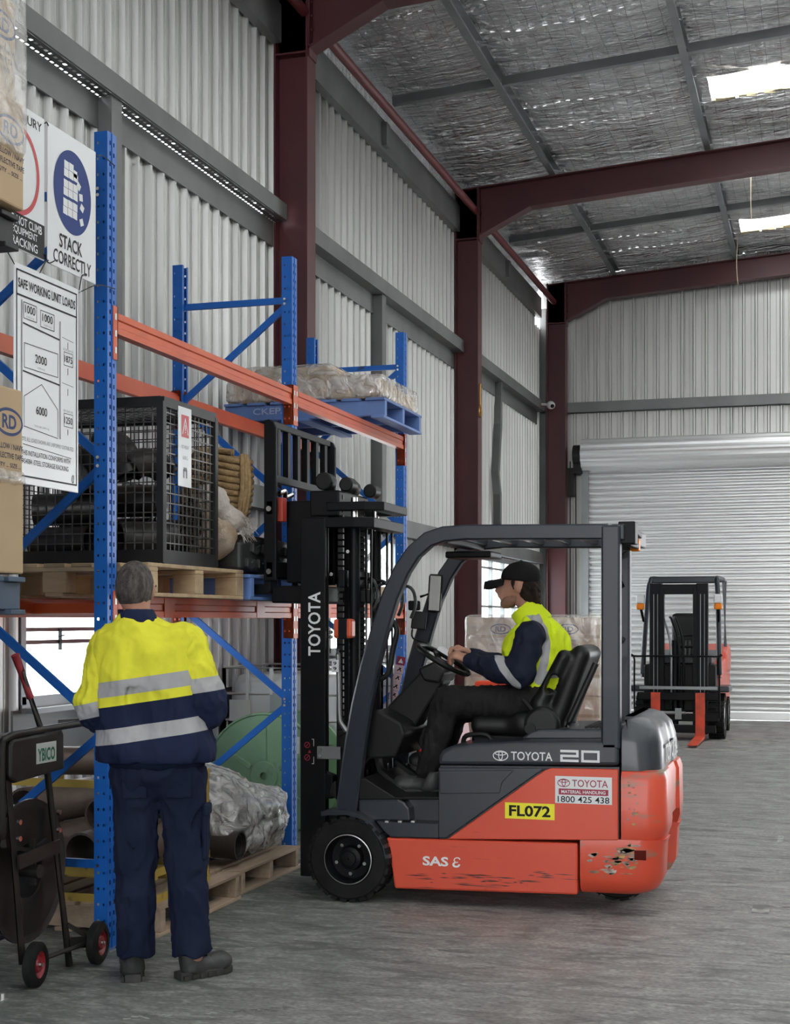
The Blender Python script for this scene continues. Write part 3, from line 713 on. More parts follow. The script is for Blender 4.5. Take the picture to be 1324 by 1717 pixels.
def frame(parent, Y):
    upright(parent, FX, Y); upright(parent, RX, Y, True)
    a, b = FX-.05, RX+.05; yc = Y+.045
    brace(parent, yc, 3.60, 3.60, a, b); brace(parent, yc, 3.57, 2.98, a, b)
    brace(parent, yc, 2.33, 2.95, a, b); brace(parent, yc, 2.29, 1.67, a, b)
    brace(parent, yc, 1.06, 1.64, a, b); brace(parent, yc, 1.02, .43, a, b); brace(parent, yc, .40, .40, a, b)
YP = [6.07, 8.50, 11.0]
ZL, ZU = 1.575, 2.93
rack = thing('pallet_rack', 'blue and orange two-bay pallet rack along the corrugated wall', 'rack', (-3.66, 8.5, 0))
for y in YP: frame(rack, y)
for i in range(2):
    ya, yb = YP[i]+.09, YP[i+1]
    for z in (ZL, ZU):
        beam(rack, FX, ya, yb, z); beam(rack, RX, ya, yb, z, True)
    for k in range(2):
        yy = ya+(yb-ya)*(k+.5)/2
        MB().box(RX+.05, FX-.05, yy-.03, yy+.03, ZL+.02, ZL+.075).build('pallet_support_bar', M_orange, rack)
    for z in (ZL, ):
        for k in range(2):
            yy = ya+(yb-ya)*(.22 if k == 0 else .75); MB().box(FX-.001, FX+.003, yy, yy+.12, z+.002, z+.098).build('beam_patch', M_orange, rack)
rack2 = thing('pallet_rack', 'blue upright end of the carton rack cut off by the picture edge', 'rack', (-3.66, 4.9, 0))
frame(rack2, 5.05)
for z in (1.48, ZU):
    beam(rack2, FX, 2.6, 5.05, z); beam(rack2, RX, 2.6, 5.05, z, True)
frame(rack2, 2.5)

# ================================================================== PALLETS
def pallet(name, label, x0, x1, y0, y1, z0, mat, along='x', h=.145, nb=7, group='pallets', blocks=True):
    """deck boards run along `along`; each board and block is a part"""
    t = thing(name, label, 'pallet', ((x0+x1)/2, (y0+y1)/2, z0), group)
    def B(a0,a1,b0,b1,c0,c1,nm):   # a across the boards, b along
        if along == 'x': MB().box(b0,b1,a0,a1,c0,c1).build(nm, mat, t, bevel=.003, seg=1)
        else: MB().box(a0,a1,b0,b1,c0,c1).build(nm, mat, t, bevel=.003, seg=1)
    A0, A1, B0, B1 = (y0,y1,x0,x1) if along == 'x' else (x0,x1,y0,y1)
    bw = (A1-A0)/nb*.80
    for k in range(nb):
        a = A0+(A1-A0-bw)*k/(nb-1); B(a, a+bw, B0, B1, z0+h-.02, z0+h, 'deck_board')
    for k in range(3):
        b = B0+(B1-B0-.1)*k/2
        if blocks:
            B(A0, A1, b, b+.1, z0+h-.042, z0+h-.02, 'stringer_board')
            for j in range(3):
                a = A0+(A1-A0-.13)*j/2; B(a, a+.13, b, b+.1, z0+.02, z0+h-.042, 'block')
        else: B(A0, A1, b+.025, b+.075, z0+.02, z0+h-.02, 'bearer')
    for k in range(3):
        a = A0+(A1-A0-.1)*k/2; B(a, a+.1, B0, B1, z0, z0+.02, 'bottom_board')
    return t
ZT = ZL+.10
pallet('wood_pallet', 'pale wooden block pallet under the wire mesh cage', -4.16, -3.13, 6.26, 7.43, ZT, M_wood, 'y', .165)
pallet('blue_pallet', 'blue pallet under the black rubber tracks on the forks', -4.2, -3.125, 7.50, 8.44, ZT, M_bluepal, 'y', .145, blocks=False)
pallet('blue_pallet', 'light blue pallet on the top beams under film-wrapped boxes', -4.34, -3.08, 9.92, 10.93, ZU+.102, M_bluepal, 'y', .15, 7, blocks=False)
text('CKEPA,', .3, .055, pmat('chalk_blue', (.36,.44,.62), .8), bpy.data.objects['blue_pallet.001'], MY(-3.95, 9.915, ZU+.18), .01)
pallet('wood_pallet', 'rough wooden pallet on the floor under the yellow stillage', -4.2, -3.14, 6.39, 7.42, 0, M_woodold, 'y', .15, blocks=False)
pallet('wood_pallet', 'rough wooden pallet on the floor under the film-wrapped bundle', -4.2, -3.18, 7.50, 8.46, 0, M_woodold, 'y', .14, blocks=False)

# ================================================================== WIRE CAGE AND ITS LOAD
cx0, cx1, cy0, cy1, cz0, cz1 = -4.1, -3.2, 6.54, 7.18, ZT+.175, 2.66
cg = thing('wire_cage', 'black wire mesh cage full of pipe fittings on a pale pallet', 'cage', ((cx0+cx1)/2, (cy0+cy1)/2, cz0))
for x in (cx0, cx1):
    for y in (cy0, cy1): MB().box(x-.018, x+.018, y-.018, y+.018, cz0, cz1).build('corner_post', M_bsteel, cg)
for z, hh in ((cz1, .05), (cz0+.03, .07)):
    for y in (cy0, cy1): MB().box(cx0, cx1, y-.016, y+.016, z-hh/2, z+hh/2).build('rail', M_bsteel, cg)
    for x in (cx0, cx1): MB().box(x-.016, x+.016, cy0, cy1, z-hh/2, z+hh/2).build('rail', M_bsteel, cg)
MB().box(cx0, cx1, cy0, cy1, cz0-.002, cz0+.012).build('tray', M_bsteel, cg)
def mesh_panel(P, U, W, w, h, pitch, nm='mesh_panel', r=.0028):
    P = Vector(P); U = Vector(U); W = Vector(W); N = U.cross(W)
    mb = MB(); n = round(w/pitch); m = round(h/pitch)
    for i in range(1, n): a = P+U*(w*i/n); mb.bar(a, a+W*h, 2*r, 2*r, N)
    for j in range(1, m): a = P+W*(h*j/m)+N*.003; mb.bar(a, a+U*w, 2*r, 2*r, N)
    return mb.build(nm, M_mesh, cg)
H = cz1-cz0
mesh_panel((cx0,cy0,cz0), (1,0,0), (0,0,1), cx1-cx0, H, .05)
mesh_panel((cx0,cy1,cz0), (1,0,0), (0,0,1), cx1-cx0, H, .05)
mesh_panel((cx1,cy0,cz0), (0,1,0), (0,0,1), cy1-cy0, H, .05)
mesh_panel((cx0,cy0,cz0), (0,1,0), (0,0,1), cy1-cy0, H, .05)
mesh_panel((cx0,cy0,cz1), (1,0,0), (0,1,0), cx1-cx0, cy1-cy0, .05)
# notice tied on the cage
nt_ = thing('cage_notice', 'white notice with a red warning triangle tied to the cage', 'sign', (cx1+.012, 6.80, 2.35))
b = MB().box(cx1+.014, cx1+.018, 6.70, 6.855, 2.25, 2.66); b.build('notice_sheet', M_signw, nt_)
Mx = MX(cx1+.018, 6.7775, 2.455)
flat([rect(-.045,.05,.045,.165)], M_signred, nt_, Mx); flat([[(-.036,.065),(-.028,.065),(0,.135),(.028,.065),(.036,.065),(.003,.15),(-.003,.15)], rect(-.004,.085,.004,.115), rect(-.004,.073,.004,.079)], M_signw, nt_, Mx, off=.002)
text('NET WEIGHT', .09, .018, M_grey, nt_, MX(cx1+.018,6.7775,2.455), .0); text('660KG', .06, .02, M_grey, nt_, MX(cx1+.018,6.7775,2.40), .0)
flat([rect(-.025,-.16,-.008,-.115), rect(.008,-.16,.025,-.115), rect(-.02,-.125,.02,-.105)], M_grey, nt_, Mx)
# pipes inside
def elbow(mb, c, R, r, a0, a1, M, n=12):
    mb.tube([Vector(c)+M@Vector((R*cos(a0+(a1-a0)*i/n), 0, R*sin(a0+(a1-a0)*i/n))) for i in range(n+1)], r, 18, caps=False)
    mb.tube([Vector(c)+M@Vector((R*cos(a0+(a1-a0)*i/n), 0, R*sin(a0+(a1-a0)*i/n))) for i in range(n+1)], r*.88, 18, caps=False)
def pipe(mb, p0, p1, r):
    p0 = Vector(p0); p1 = Vector(p1); d = (p1-p0).normalized(); L = (p1-p0).length
    mb.lathe([(r,0),(r,L),(r*.88,L),(r*.88,0)], p0, d, 20, closed=True)
CP = [((-3.98,6.64,1.96),(-3.66,6.65,1.965),.085,'large dark pipe lying at the bottom of the cage near the worker'),
      ((-3.52,6.68,1.975),(-3.32,6.92,1.985),.10,'film-sleeved dark pipe end in the cage corner'),
      ((-4.03,6.83,1.965),(-3.66,6.85,1.965),.085,'dark pipe behind the lowest one in the cage'),
      ((-4.02,7.03,2.02),(-3.5,7.05,2.03),.09,'dark pipe at the back of the cage floor'),
      ((-4.0,6.68,2.14),(-3.6,6.8,2.15),.085,'dark pipe in the second layer of the cage'),
      ((-3.95,6.95,2.2),(-3.42,6.99,2.2),.085,'dark pipe on the second layer deep in the cage')]
for p0, p1, r, lab in CP:
    mb = MB(); pipe(mb, p0, p1, r); tag(mb.build('steel_pipe', M_pipe, smooth=40), lab, 'pipe', 'pipes in the cage')
EL = [((-3.9,6.70,2.28),.17,.075,-.3,1.4,rotm(0,0,.1),'dark pipe elbow leaning at the top corner of the cage'),
      ((-3.6,6.72,2.26),.16,.08,.2,2.0,rotm(.2,0,-.2),'dark pipe elbow with its open end upright in the cage'),
      ((-3.38,6.74,2.24),.14,.075,.6,2.3,rotm(0,0,.9),'short dark pipe elbow by the cage corner post'),
      ((-3.75,7.0,2.36),.17,.07,.2,1.9,rotm(0,0,-.3),'dark pipe elbow on top of the heap in the cage'),
      ((-4.0,7.0,2.33),.12,.07,.2,1.9,rotm(0,0,.4),'small dark pipe elbow at the back of the cage')]
for c, R, r, a0, a1, M, lab in EL:
    mb = MB(); elbow(mb, c, R, r, a0, a1, M); tag(mb.build('pipe_elbow', M_pipe, smooth=40, fix=False), lab, 'pipe elbow', 'pipe elbows in the cage')
# ---- rope coil, sacking and rubber tracks on the blue pallet
rp = thing('rope_coil', 'thick coil of tan manila rope standing behind the cage', 'rope', (-3.55, 7.75, 2.0))
mb = MB(); pts = []
c0 = Vector((-3.42,7.74,2.345)); axd = Vector((.22,-.12,.95)).normalized(); ua, ub = frame_of(axd)
for lay in range(2):
    pts = []
    N = 11*30
    for k in range(N+1):
        a = 2*pi*k/30; s = k/N-.5
        rr = (.185-.024*lay*1.5)*(1-.5*s*s-.15*s)
        pts.append(c0+axd*(s*.40)+(ua*cos(a)+ub*sin(a)*1.05)*rr)
    m2 = MB(); m2.tube(pts, .0185, 8); m2.build('rope_strand', M_rope, rp, smooth=60)
# lashing turns over the coil
for k in range(3):
    a = .6+.12*k; d_ = ua*cos(a+1.3)+ub*sin(a+1.3)*1.12
    MB().tube([c0+axd*s*.44+d_*(.208-.10*s*s*1.6-.03*s) for s in np.linspace(-.5,.5,11)], .014, 8).build('lashing', M_rope, rp, smooth=60)
def sack(P):
    d = d_ell(P, (-3.34,7.30,2.10), (.10,.16,.17)); d = smin(d, d_ell(P, (-3.30,7.42,2.02), (.12,.13,.11)), .08)
    return d+.018*vnoise(P, 28, 3)+.012*vnoise(P, 60, 4)
tag(sdf_mesh(sack, (-3.6,7.19,1.84), (-3.1,7.75,2.36), .012, 'burlap_sack', M_burlap), 'brown burlap sacking bulging beside the cage over the tracks', 'sack')
def cloth(P):
    d = d_ell(P, (-3.30,7.36,2.22), (.09,.15,.10)); d = smin(d, d_ell(P, (-3.24,7.50,2.13), (.07,.11,.07)), .06)
    return d+.014*vnoise(P, 35, 8)+.010*vnoise(P, 85, 9)
fc = sdf_mesh(cloth, (-3.5,7.19,2.0), (-3.1,7.75,2.38), .010, 'canvas_rag', M_canvas); tag(fc, 'frayed white canvas rag draped over the burlap', 'rag')
fr = MB(); random.seed(5)
for k in range(90):
    p = Vector((-3.17+random.uniform(-.02,.02), 7.46+random.uniform(0,.14), 2.10+random.uniform(-.05,.06))); d = Vector((random.uniform(.2,1), random.uniform(.0,1.0), random.uniform(-1.2,-.2))).normalized()
    fr.tube([p, p+d*.03, p+d*.055+Vector((0,0,-.012))], [.0022,.0016,.0008], 3)
fro = fr.build('frayed_fringe', M_canvas, fc); fro['kind'] = 'stuff'
for i, (z0, z1, x0, x1, y0, y1) in enumerate(((1.84,2.02,-4.1,-3.16,7.46,8.2),)):
    tr = thing('rubber_track', 'folded black rubber track with chevron lugs on the blue pallet', 'rubber track', ((x0+x1)/2,(y0+y1)/2,z0))
    b = MB(); b.prism([(y0,z0),(y1,z0),(y1,z1+.02),(y0+.12,z1+.03),(y0,z1-.02)], 'x', x0, x1); b.build('belt', M_rubtrack, tr, bevel=.02)
    for k in range(4):
        for j in range(2):
            yy = y0+.05+.17*k+(.08 if j else 0); zz = z0+.05+.09*j
            l = MB(); l.prism([(yy,zz-.03),(yy+.06,zz-.045),(yy+.13,zz-.02),(yy+.12,zz+.02),(yy+.06,zz+.0),(yy+.01,zz+.025)], 'x', x1-.005, x1+.022); l.build('lug', M_rubtrack, tr, bevel=.006, seg=1)
    b = MB(); b.prism([(y0+.1,z1+.0),(y1,z1+.0),(y1,z1+.16),(y0+.35,z1+.14)], 'x', x0+.05, x1-.52); b.build('fold', M_rubtrack, tr, bevel=.03)
# ---- film-wrapped boxes on the top level
wb = thing('wrapped_boxes', 'low load of long boxes under cloudy film on the top blue pallet', 'wrapped load', (-3.7,10.4,ZU+.25))
zb = ZU+.253
for k, (x0,x1,y0,y1,h) in enumerate(((-4.32,-3.52,9.95,10.4,.15),(-3.50,-3.12,9.95,10.4,.15),(-4.30,-3.5,10.42,10.88,.15),(-3.48,-3.12,10.42,10.88,.13),(-4.12,-3.5,10.0,10.7,.26))):
    MB().box(x0,x1,y0,y1,zb+(.15 if k == 4 else 0),zb+h+(.0 if k<4 else 0)).build('carton', M_card, wb, bevel=.006)
def wrapshell(P):
    d = d_box(P, (-3.715,10.415,zb+.09), (.62,.49,.085), .02); d = smin(d, d_box(P, (-3.86,10.35,zb+.17), (.36,.37,.115), .04), .10)
    return d+.006*vnoise(P, 12, 1)+.003*vnoise(P, 40, 2)
sdf_mesh(wrapshell, (-4.42,9.84,zb-.01), (-3.02,11.0,zb+.36), .018, 'stretch_film', M_wrapd, wb)
# ---- cartons on the end rack
def carton_print(t, x, yc, zc, s=1.):
    """printed on the aisle face"""
    def T(str_, w, h, dy, dz, mat=M_ink, bold=.012): return text(str_, w*s, h*s, mat, t, MX(x, yc+dy*s, zc+dz*s), bold)
    flat([ell(0,0,.10*s,.055*s,28)], M_inkb, t, MX(x, yc, zc+.06*s), off=.001); flat([ell(0,0,.088*s,.043*s,28)], M_card, t, MX(x, yc, zc+.06*s), off=.0016)
    text('RD', .10*s, .055*s, M_inkb, t, MX(x, yc, zc+.06*s), .03, off=.0022)
    T('YELLOW / NAVY', .20, .022, 0, -.035); T('REFLECTIVE TAPE', .20, .022, 0, -.072); T('QTY ... SIZE ...', .17, .020, .0, -.11)
BOX = [(3.19,3.62,-3.07,5.042,'carton lower of the two at the top of the end rack'),(3.62,4.02,-3.10,5.03,'film-covered carton at the top edge of the end rack'),
       (1.74,2.115,-3.045,5.0,'plain carton at the bottom of the middle shelf of the end rack'),(2.115,2.47,-3.05,5.0,'printed carton beside the safe working loads sign')]
for i, (z0,z1,x1,y1,lab) in enumerate(BOX):
    t = thing('carton', lab, 'carton', (x1-.3, y1-.3, z0), 'cartons on the end rack')
    MB().box(x1-.55, x1, y1-.44, y1, z0+.002, z1-.002).build('carton_body', M_card, t, bevel=.008)
    MB().box(x1-.55, x1+.001, y1-.24, y1-.20, z1-.06, z1+.001).build('tape_strip', M_tape, t)
    if i != 2: carton_print(t, x1, y1-.10, (z0+z1)/2+(.02 if i != 3 else -.02), 1.)
for i, (x1,y1,z0,z1,lab) in enumerate(((-3.055,5.046,3.40,4.3,'crinkled clear film over the top cartons of the end rack'),(-3.035,5.005,2.085,2.15,'band of clear film around the middle shelf cartons'))):
    def f(P): return np.abs(d_box(P, (x1-.3,y1-.24,(z0+z1)/2), (.3,.25,(z1-z0)/2+.1), .02)+.010*vnoise(P, 30, i)+.006*vnoise(P, 75, i+5))-.004
    o = sdf_mesh(lambda P: d_box(P, (x1-.3,y1-.24,(z0+z1)/2), (.3,.25,(z1-z0)/2), .02)+.008*vnoise(P, 30, i)+.005*vnoise(P, 75, i+5), (x1-.65,y1-.54,z0-.04), (x1+.06,y1+.05,z1+.04), .014, 'stretch_film', M_wrap)
    tag(o, lab, 'film')
pallet('dark_pallet', 'dark pallet under the top cartons of the end rack', -4.1, -3.09, 3.95, 5.04, ZU+.102, M_bsteel, 'x', .14, blocks=False)
pallet('blue_pallet', 'blue-grey pallet under the middle shelf cartons of the end rack', -4.1, -3.03, 3.95, 4.99, 1.582, pmat('faded_blue_pallet', (.05,.08,.13), .7, 0, (.09,.12,.17), 4), 'x', .148, blocks=False)
# ================================================================== SIGNS between the uprights
SX = -3.215
def signboard(name, label, y0, y1, z0, z1, mat=M_signw):
    t = thing(name, label, 'sign', (SX, (y0+y1)/2, z0)); 
    mb = MB(); n = 10
    for i in range(n):
        ya, yb = y0+(y1-y0)*i/n, y0+(y1-y0)*(i+1)/n
        mb.box(SX-.004, SX, ya, yb, z0, z1)
    MB().box(SX-.005, SX, y0, y1, z0, z1).build('board', mat, t, bevel=.002, seg=1)
    return t
s1 = signboard('warning_sign', 'white STACK CORRECTLY sign with a blue disc', 5.47, 5.895, 3.10, 3.71)
yc = 5.6825; M1 = MX(SX, yc, 3.405)
flat([ell(0,.055,.165,.185,48)], M_signblue, s1, M1)
w = .036
bl = []
for r in range(6):
    for c in range(3):
        if r == 5 and c > 1: continue
        x = -.085+c*.042+r*.002; y = -.055+r*.036+(.012 if r >= 2 else 0)+(.012 if r >= 4 else 0)
        bl.append([(x,y),(x+.039,y-.002),(x+.039,y+.032),(x,y+.034)])
for cx,cy,a in ((.022,.145,.7),(.052,.10,.2),(.072,.055,.9),(.082,.01,.3),(.078,-.055,1.2)):
    bl.append([(cx+.022*cos(a+k*pi/2), cy+.022*sin(a+k*pi/2)) for k in range(4)])
flat(bl, M_signw, s1, M1, off=.002)
text('STACK', .20, .062, M_black, s1, MX(SX, yc-.015, 3.225), .02); text('CORRECTLY', .33, .058, M_black, s1, MX(SX, yc, 3.150), .012)
s2 = signboard('warning_sign', 'white injury warning sign half hidden by cartons', 5.02, 5.445, 3.10, 3.71)
flat(ringquads(0,.03,.17,.19,.022,48), M_signred, s2, MX(SX, 5.2325, 3.405)); text('INJURY', .19, .05, M_black, s2, MX(SX, 5.325, 3.655), .006)
text('PREVENT', .19, .05, M_black, s2, MX(SX, 5.115, 3.655), .006)
flat([rect(-.21,-.30,.21,-.155)], M_black, s2, MX(SX, 5.2325, 3.405))
for k, s_ in enumerate(('DO NOT CLIMB', 'EQUIPMENT', 'RACKING')): text(s_, .27 if k == 0 else .2, .036, M_signw, s2, MX(SX, 5.285, 3.222-.044*k), .012, off=.002)
s3 = signboard('load_sign', 'white SAFE WORKING UNIT LOADS sign with rack diagram', 5.205, 5.735, 2.13, 3.045)
W3, H3 = .53, .915; yc = 5.47; zc = 2.5875; M3 = MX(SX, yc, zc)
def bx(x0,y0,x1,y1,t): return [rect(x0,y0,x1,y0+t), rect(x0,y1-t,x1,y1), rect(x0,y0,x0+t,y1), rect(x1-t,y0,x1,y1)]
h2, w2 = H3/2, W3/2
flat(bx(-w2+.015,-h2+.03,w2-.015,h2-.025,.007)+[rect(-w2+.015,h2-.135,w2-.015,h2-.127)], M_black, s3, M3)
text('SAFE WORKING UNIT LOADS', .47, .040, M_black, s3, MX(SX, yc, zc+h2-.08), .022)
bars = [line(-.20,.215,.10,.198,.007), line(-.20,.015,.10,.0,.007)]
thin = bx(-.195,.235,-.09,.305,.003)+bx(-.06,.225,.055,.298,.003)+bx(-.19,.03,.085,.135,.003)+[line(-.19,-.22,-.19,-.09,.003), line(-.19,-.09,-.05,-.02,.003), line(-.05,-.02,.085,-.11,.003), line(.085,-.11,.085,-.23,.003), line(-.19,-.215,.085,-.235,.003)]
thin += bx(.135,.095,.215,.155,.0025)+bx(.135,-.175,.215,-.115,.0025)+[line(.17,.17,.17,.20,.004), line(.17,.055,.17,.085,.004), line(.17,-.035,.17,-.005,.004), line(.17,-.21,.17,-.185,.004), line(.12,.215,.22,.208,.002), line(.12,.015,.22,.01,.002), line(-.2,-.29,.2,-.31,.0025)]
flat(bars+thin, M_black, s3, M3)
flat([rect(-.213,-.21,-.203,.31), rect(.098,-.235,.108,.28)], M_grey, s3, M3)
def T3(s_, w, h, x, y, mat=M_black, b=.012): text(s_, w, h, mat, s3, MX(SX, yc+x, zc+y), b)
T3('1000',.08,.034,-.142,.278); T3('1000',.085,.034,-.002,.27); T3('2000',.095,.036,-.055,.083); T3('6000',.09,.036,-.05,-.135)
T3('1875',.068,.030,.175,.125); T3('1250',.068,.030,.175,-.145)
for x,y in ((-.142,.246),(-.002,.238),(-.055,.045),(-.05,-.205)): T3('LOAD in kg' if y > -.1 else 'TOTAL BAY LOAD in kg',.06 if y>-.1 else .12,.010,x,y,M_grey,0)
T3('SECOND BEAM LEVEL',.09,.010,.175,.165,M_grey,0); T3('FIRST BEAM LEVEL',.085,.010,.175,-.105,M_grey,0)
T3('NOTE: ALL LOADS SHOWN ARE UNIFORMLY DISTRIBUTED',.44,.017,0,-.268,M_grey,0); T3('THIS INSTALLATION CONFORMS WITH',.40,.021,-.01,-.325,M_black,.0); T3('AS4084 -STEEL STORAGE RACKING',.38,.021,-.015,-.36,M_black,.0)
flat(ringquads(.215,-.40,.010,.018,.004,16), M_black, s3, M3)
TIES = ['black tie from the load sign to the carton rack upright', 'short black tie at the middle top of the load sign', 'short black tie at the corner of the load sign under STACK CORRECTLY', 'long black tie from the load sign to the tall blue upright', 'black tie joining the two upper signs at the top', 'black tie from the STACK CORRECTLY sign to the blue upright', 'black tie joining the two upper signs at the bottom']
for pts in (((5.20,3.03),(5.12,3.09),(5.06,3.14)), ((5.40,3.04),(5.45,3.10),(5.47,3.11)), ((5.735,3.04),(5.76,3.11),(5.80,3.12)), ((5.735,3.03),(5.9,3.10),(6.07,3.12)), ((5.44,3.69),(5.455,3.70),(5.47,3.69)), ((5.895,3.69),(5.95,3.71),(6.07,3.70)), ((5.44,3.13),(5.47,3.10),(5.52,3.12))):
    m = MB().tube([(SX+.004, a, b) for a,b in pts], .0028, 5); tag(m.build('cable_tie', M_cable), TIES.pop(0), 'cable tie', 'cable ties on the signs')
# ================================================================== THINGS UNDER AND BEHIND THE RACK
st_ = thing('stillage', 'yellow steel stillage frame holding pipe fittings under the rack', 'stillage', (-3.65, 6.8, .15))
sx0, sx1, sy0, sy1, sz0, sz1 = -4.12, -3.20, 6.42, 7.12, .15, .76
for x in (sx0, sx1):
    for y in (sy0, sy1):
        b = MB(); a = .04; sx_ = 1 if x == sx0 else -1; sy_ = 1 if y == sy0 else -1
        b.box(min(x,x+sx_*a), max(x,x+sx_*a), min(y,y+sy_*.006), max(y,y+sy_*.006), sz0, sz1); b.box(min(x,x+sx_*.006), max(x,x+sx_*.006), min(y,y+sy_*a), max(y,y+sy_*a), sz0, sz1); b.build('corner_post', M_yellow, st_)
for z in (sz0+.0, sz0+.13, sz1-.04):
    for y in (sy0, sy1): MB().box(sx0, sx1, y-.004, y+.004, z, z+.04).build('rail', M_yellow, st_)
    for x in (sx0, sx1): MB().box(x-.004, x+.004, sy0, sy1, z, z+.04).build('rail', M_yellow, st_)
for k in range(5): MB().box(sx0, sx1, sy0+.03+k*.15, sy0+.08+k*.15, sz0+.115, sz0+.13).build('floor_slat', M_yellow, st_)
for k, y in enumerate((6.65, 6.88)): MB().box(sx1-.004, sx1+.004, y, y+.02, sz0+.04, sz0+.13).build('stub_post', M_yellow, st_)
M_pipe2 = pmat('brown_steel_pipe', (.10,.072,.058), .5, .3, (.16,.12,.10), 4, 6, bump=.2, bscale=18)
PP = [((-3.93,6.45,.60),(-3.86,7.0,.60),.105,'brown pipe with open end high in the stillage beside the trolley'),
      ((-3.84,6.45,.40),(-3.80,7.05,.41),.10,'brown pipe with open end low in the stillage beside the trolley'),
      ((-3.60,6.45,.39),(-3.58,7.06,.39),.10,'dark pipe in the stillage behind the worker'),
      ((-3.36,6.47,.40),(-3.34,7.06,.40),.10,'dark pipe at the aisle side of the stillage'),
      ((-3.5,6.46,.58),(-3.46,7.06,.58),.09,'dark pipe on the second layer of the stillage'),
      ((-4.05,6.5,.84),(-3.70,6.95,.80),.075,'pale brown pipe lying across the top of the stillage')]
for p0, p1, r, lab in PP:
    mb = MB(); pipe(mb, p0, p1, r); tag(mb.build('steel_pipe', M_pipe2, smooth=40), lab, 'pipe', 'pipes in the stillage')
# ---- film-wrapped bundle
wbn = thing('wrapped_bundle', 'bundle of pipes in shiny crinkled film on the floor pallet', 'wrapped load', (-3.6,7.95,.14))
for k, (p0,p1,r) in enumerate((((-4.0,7.62,.30),(-3.22,7.60,.27),.085),((-4.0,7.85,.28),(-3.25,7.86,.28),.10),((-4.0,8.1,.28),(-3.26,8.12,.28),.10),((-4.0,7.72,.47),(-3.35,7.72,.46),.09),((-3.95,7.95,.50),(-3.4,7.97,.5),.10),((-4.0,8.3,.3),(-3.3,8.32,.3),.09))):
    mb = MB(); pipe(mb, p0, p1, r); mb.build('pipe', M_pipe, wbn, smooth=40)
def bundle(P):
    d = d_box(P, (-3.66,7.98,.35), (.44,.44,.18), .10); d = smin(d, d_ell(P, (-3.72,7.85,.52), (.42,.36,.20)), .12); d = smin(d, d_ell(P, (-3.42,8.2,.36), (.22,.2,.16)), .08)
    hole = d_cap(P, (-3.40,7.60,.27), (-3.1,7.60,.26), .075, .075)
    d = np.maximum(d, -hole)
    return d+.022*vnoise(P, 16, 5)+.012*vnoise(P, 40, 6)+.006*vnoise(P, 95, 7)
M_wrapb = wrapmat('crinkled_bundle_film', .75, (.68,.66,.64), 9, (1,1,1), 1.5)
sdf_mesh(bundle, (-4.2,7.42,.12), (-3.08,8.5,.80), .014, 'stretch_film', M_wrapb, wbn)
mb = MB(); pipe(mb, (-3.75,7.60,.27), (-3.24,7.60,.27), .07); mb.build('pipe', M_pipe, wbn, smooth=40)
# ---- green reel
gr = thing('cable_reel', 'large green steel cable reel standing behind the rack upright', 'reel', (-3.85, 9.6, 0))
RC = Vector((-3.82, 9.45, .455)); R0 = .45
for k, y in enumerate((9.45, 9.95)):
    f = MB(); s = -1 if k == 0 else 1
    f.lathe([(.03,0),(R0-.02,0),(R0-.012,-s*-.012),(R0,-s*-.012),(R0,s*-.02),(R0-.012,s*-.02),(R0-.02,s*.012),(.03,s*.012)], (RC.x,y,RC.z), (0,1,0), 48, closed=True)
    fo = f.build('flange', M_green, gr, smooth=30)
    for j in range(6):
        a = pi*j/3+.5; d = Vector((cos(a),0,sin(a))); p = Vector((RC.x,y+s*.014,RC.z))
        r_ = MB(); r_.sweep([p+d*.12, p+d*(R0-.08)], [[(-.014,-.028),(.010,-.016),(.010,.016),(-.014,.028)], [(-.014,-.016),(.006,-.008),(.006,.008),(-.014,.016)]], side=(0,s,0)); r_.build('pressed_rib', M_green, gr)
    MB().lathe([(.03,0),(.12,0),(.10,s*.02),(.03,s*.02)], (RC.x,y,RC.z), (0,1,0), 24, closed=True).build('hub', M_green, gr, smooth=40)
MB().cyl((RC.x,9.46,RC.z),(RC.x,9.94,RC.z),.24,n=32).build('drum', M_green, gr, smooth=40)
MB().box(RC.x+.19, RC.x+.27, 9.432, 9.436, .62, .74).build('paper_tag', M_paper, gr)
# ---- bulk containers
def ibc(label, x0, x1, y0, y1, z1, lettered=True):
    t = thing('bulk_container', label, 'tank', ((x0+x1)/2,(y0+y1)/2,0), 'caged bulk tanks')
    sdf_mesh(lambda P: d_box(P, ((x0+x1)/2,(y0+y1)/2,(z1+.14)/2-.02), ((x1-x0)/2-.03,(y1-y0)/2-.03,(z1-.14)/2-.03), .10)+.006*np.cos(P[...,2]*30), (x0-.02,y0-.02,.08), (x1+.02,y1+.02,z1+.02), .03, 'tank', M_tank, t)
    M_tube = M_zincplate
    for z in np.linspace(.22, z1, 6):
        MB().tube([(x0,y0,z),(x1,y0,z),(x1,y1,z),(x0,y1,z)], .011, 6, closed=True).build('cage_rail', M_tube, t)
    n = 5
    for i in range(n+1):
        f = i/n
        for x, y in ((x0+(x1-x0)*f, y0), (x0+(x1-x0)*f, y1), (x0, y0+(y1-y0)*f), (x1, y0+(y1-y0)*f)):
            MB().box(x-.011, x+.011, y-.011, y+.011, .13, z1).build('cage_bar', M_white, t)
    MB().box(x0-.02, x1+.02, y0-.02, y1+.02, 0, .13).build('pallet_base', M_bsteel, t)
    MB().box(x0+.05, x0+.22, y0-.018, y0-.012, z1-.4, z1-.24).build('label_plate', M_paper, t)
    MB().box(x0+.38, x0+.62, y0-.018, y0-.012, z1-.42, z1-.2).build('label_plate', pmat('grey_label', (.38,.42,.42), .5), t)
ibc('white caged bulk tank behind the green reel', -4.38, -3.42, 10.02, 10.95, 1.20)
ibc('white caged bulk tank seen through the forklift cab', -4.3, -3.30, 11.6, 12.55, 1.20)
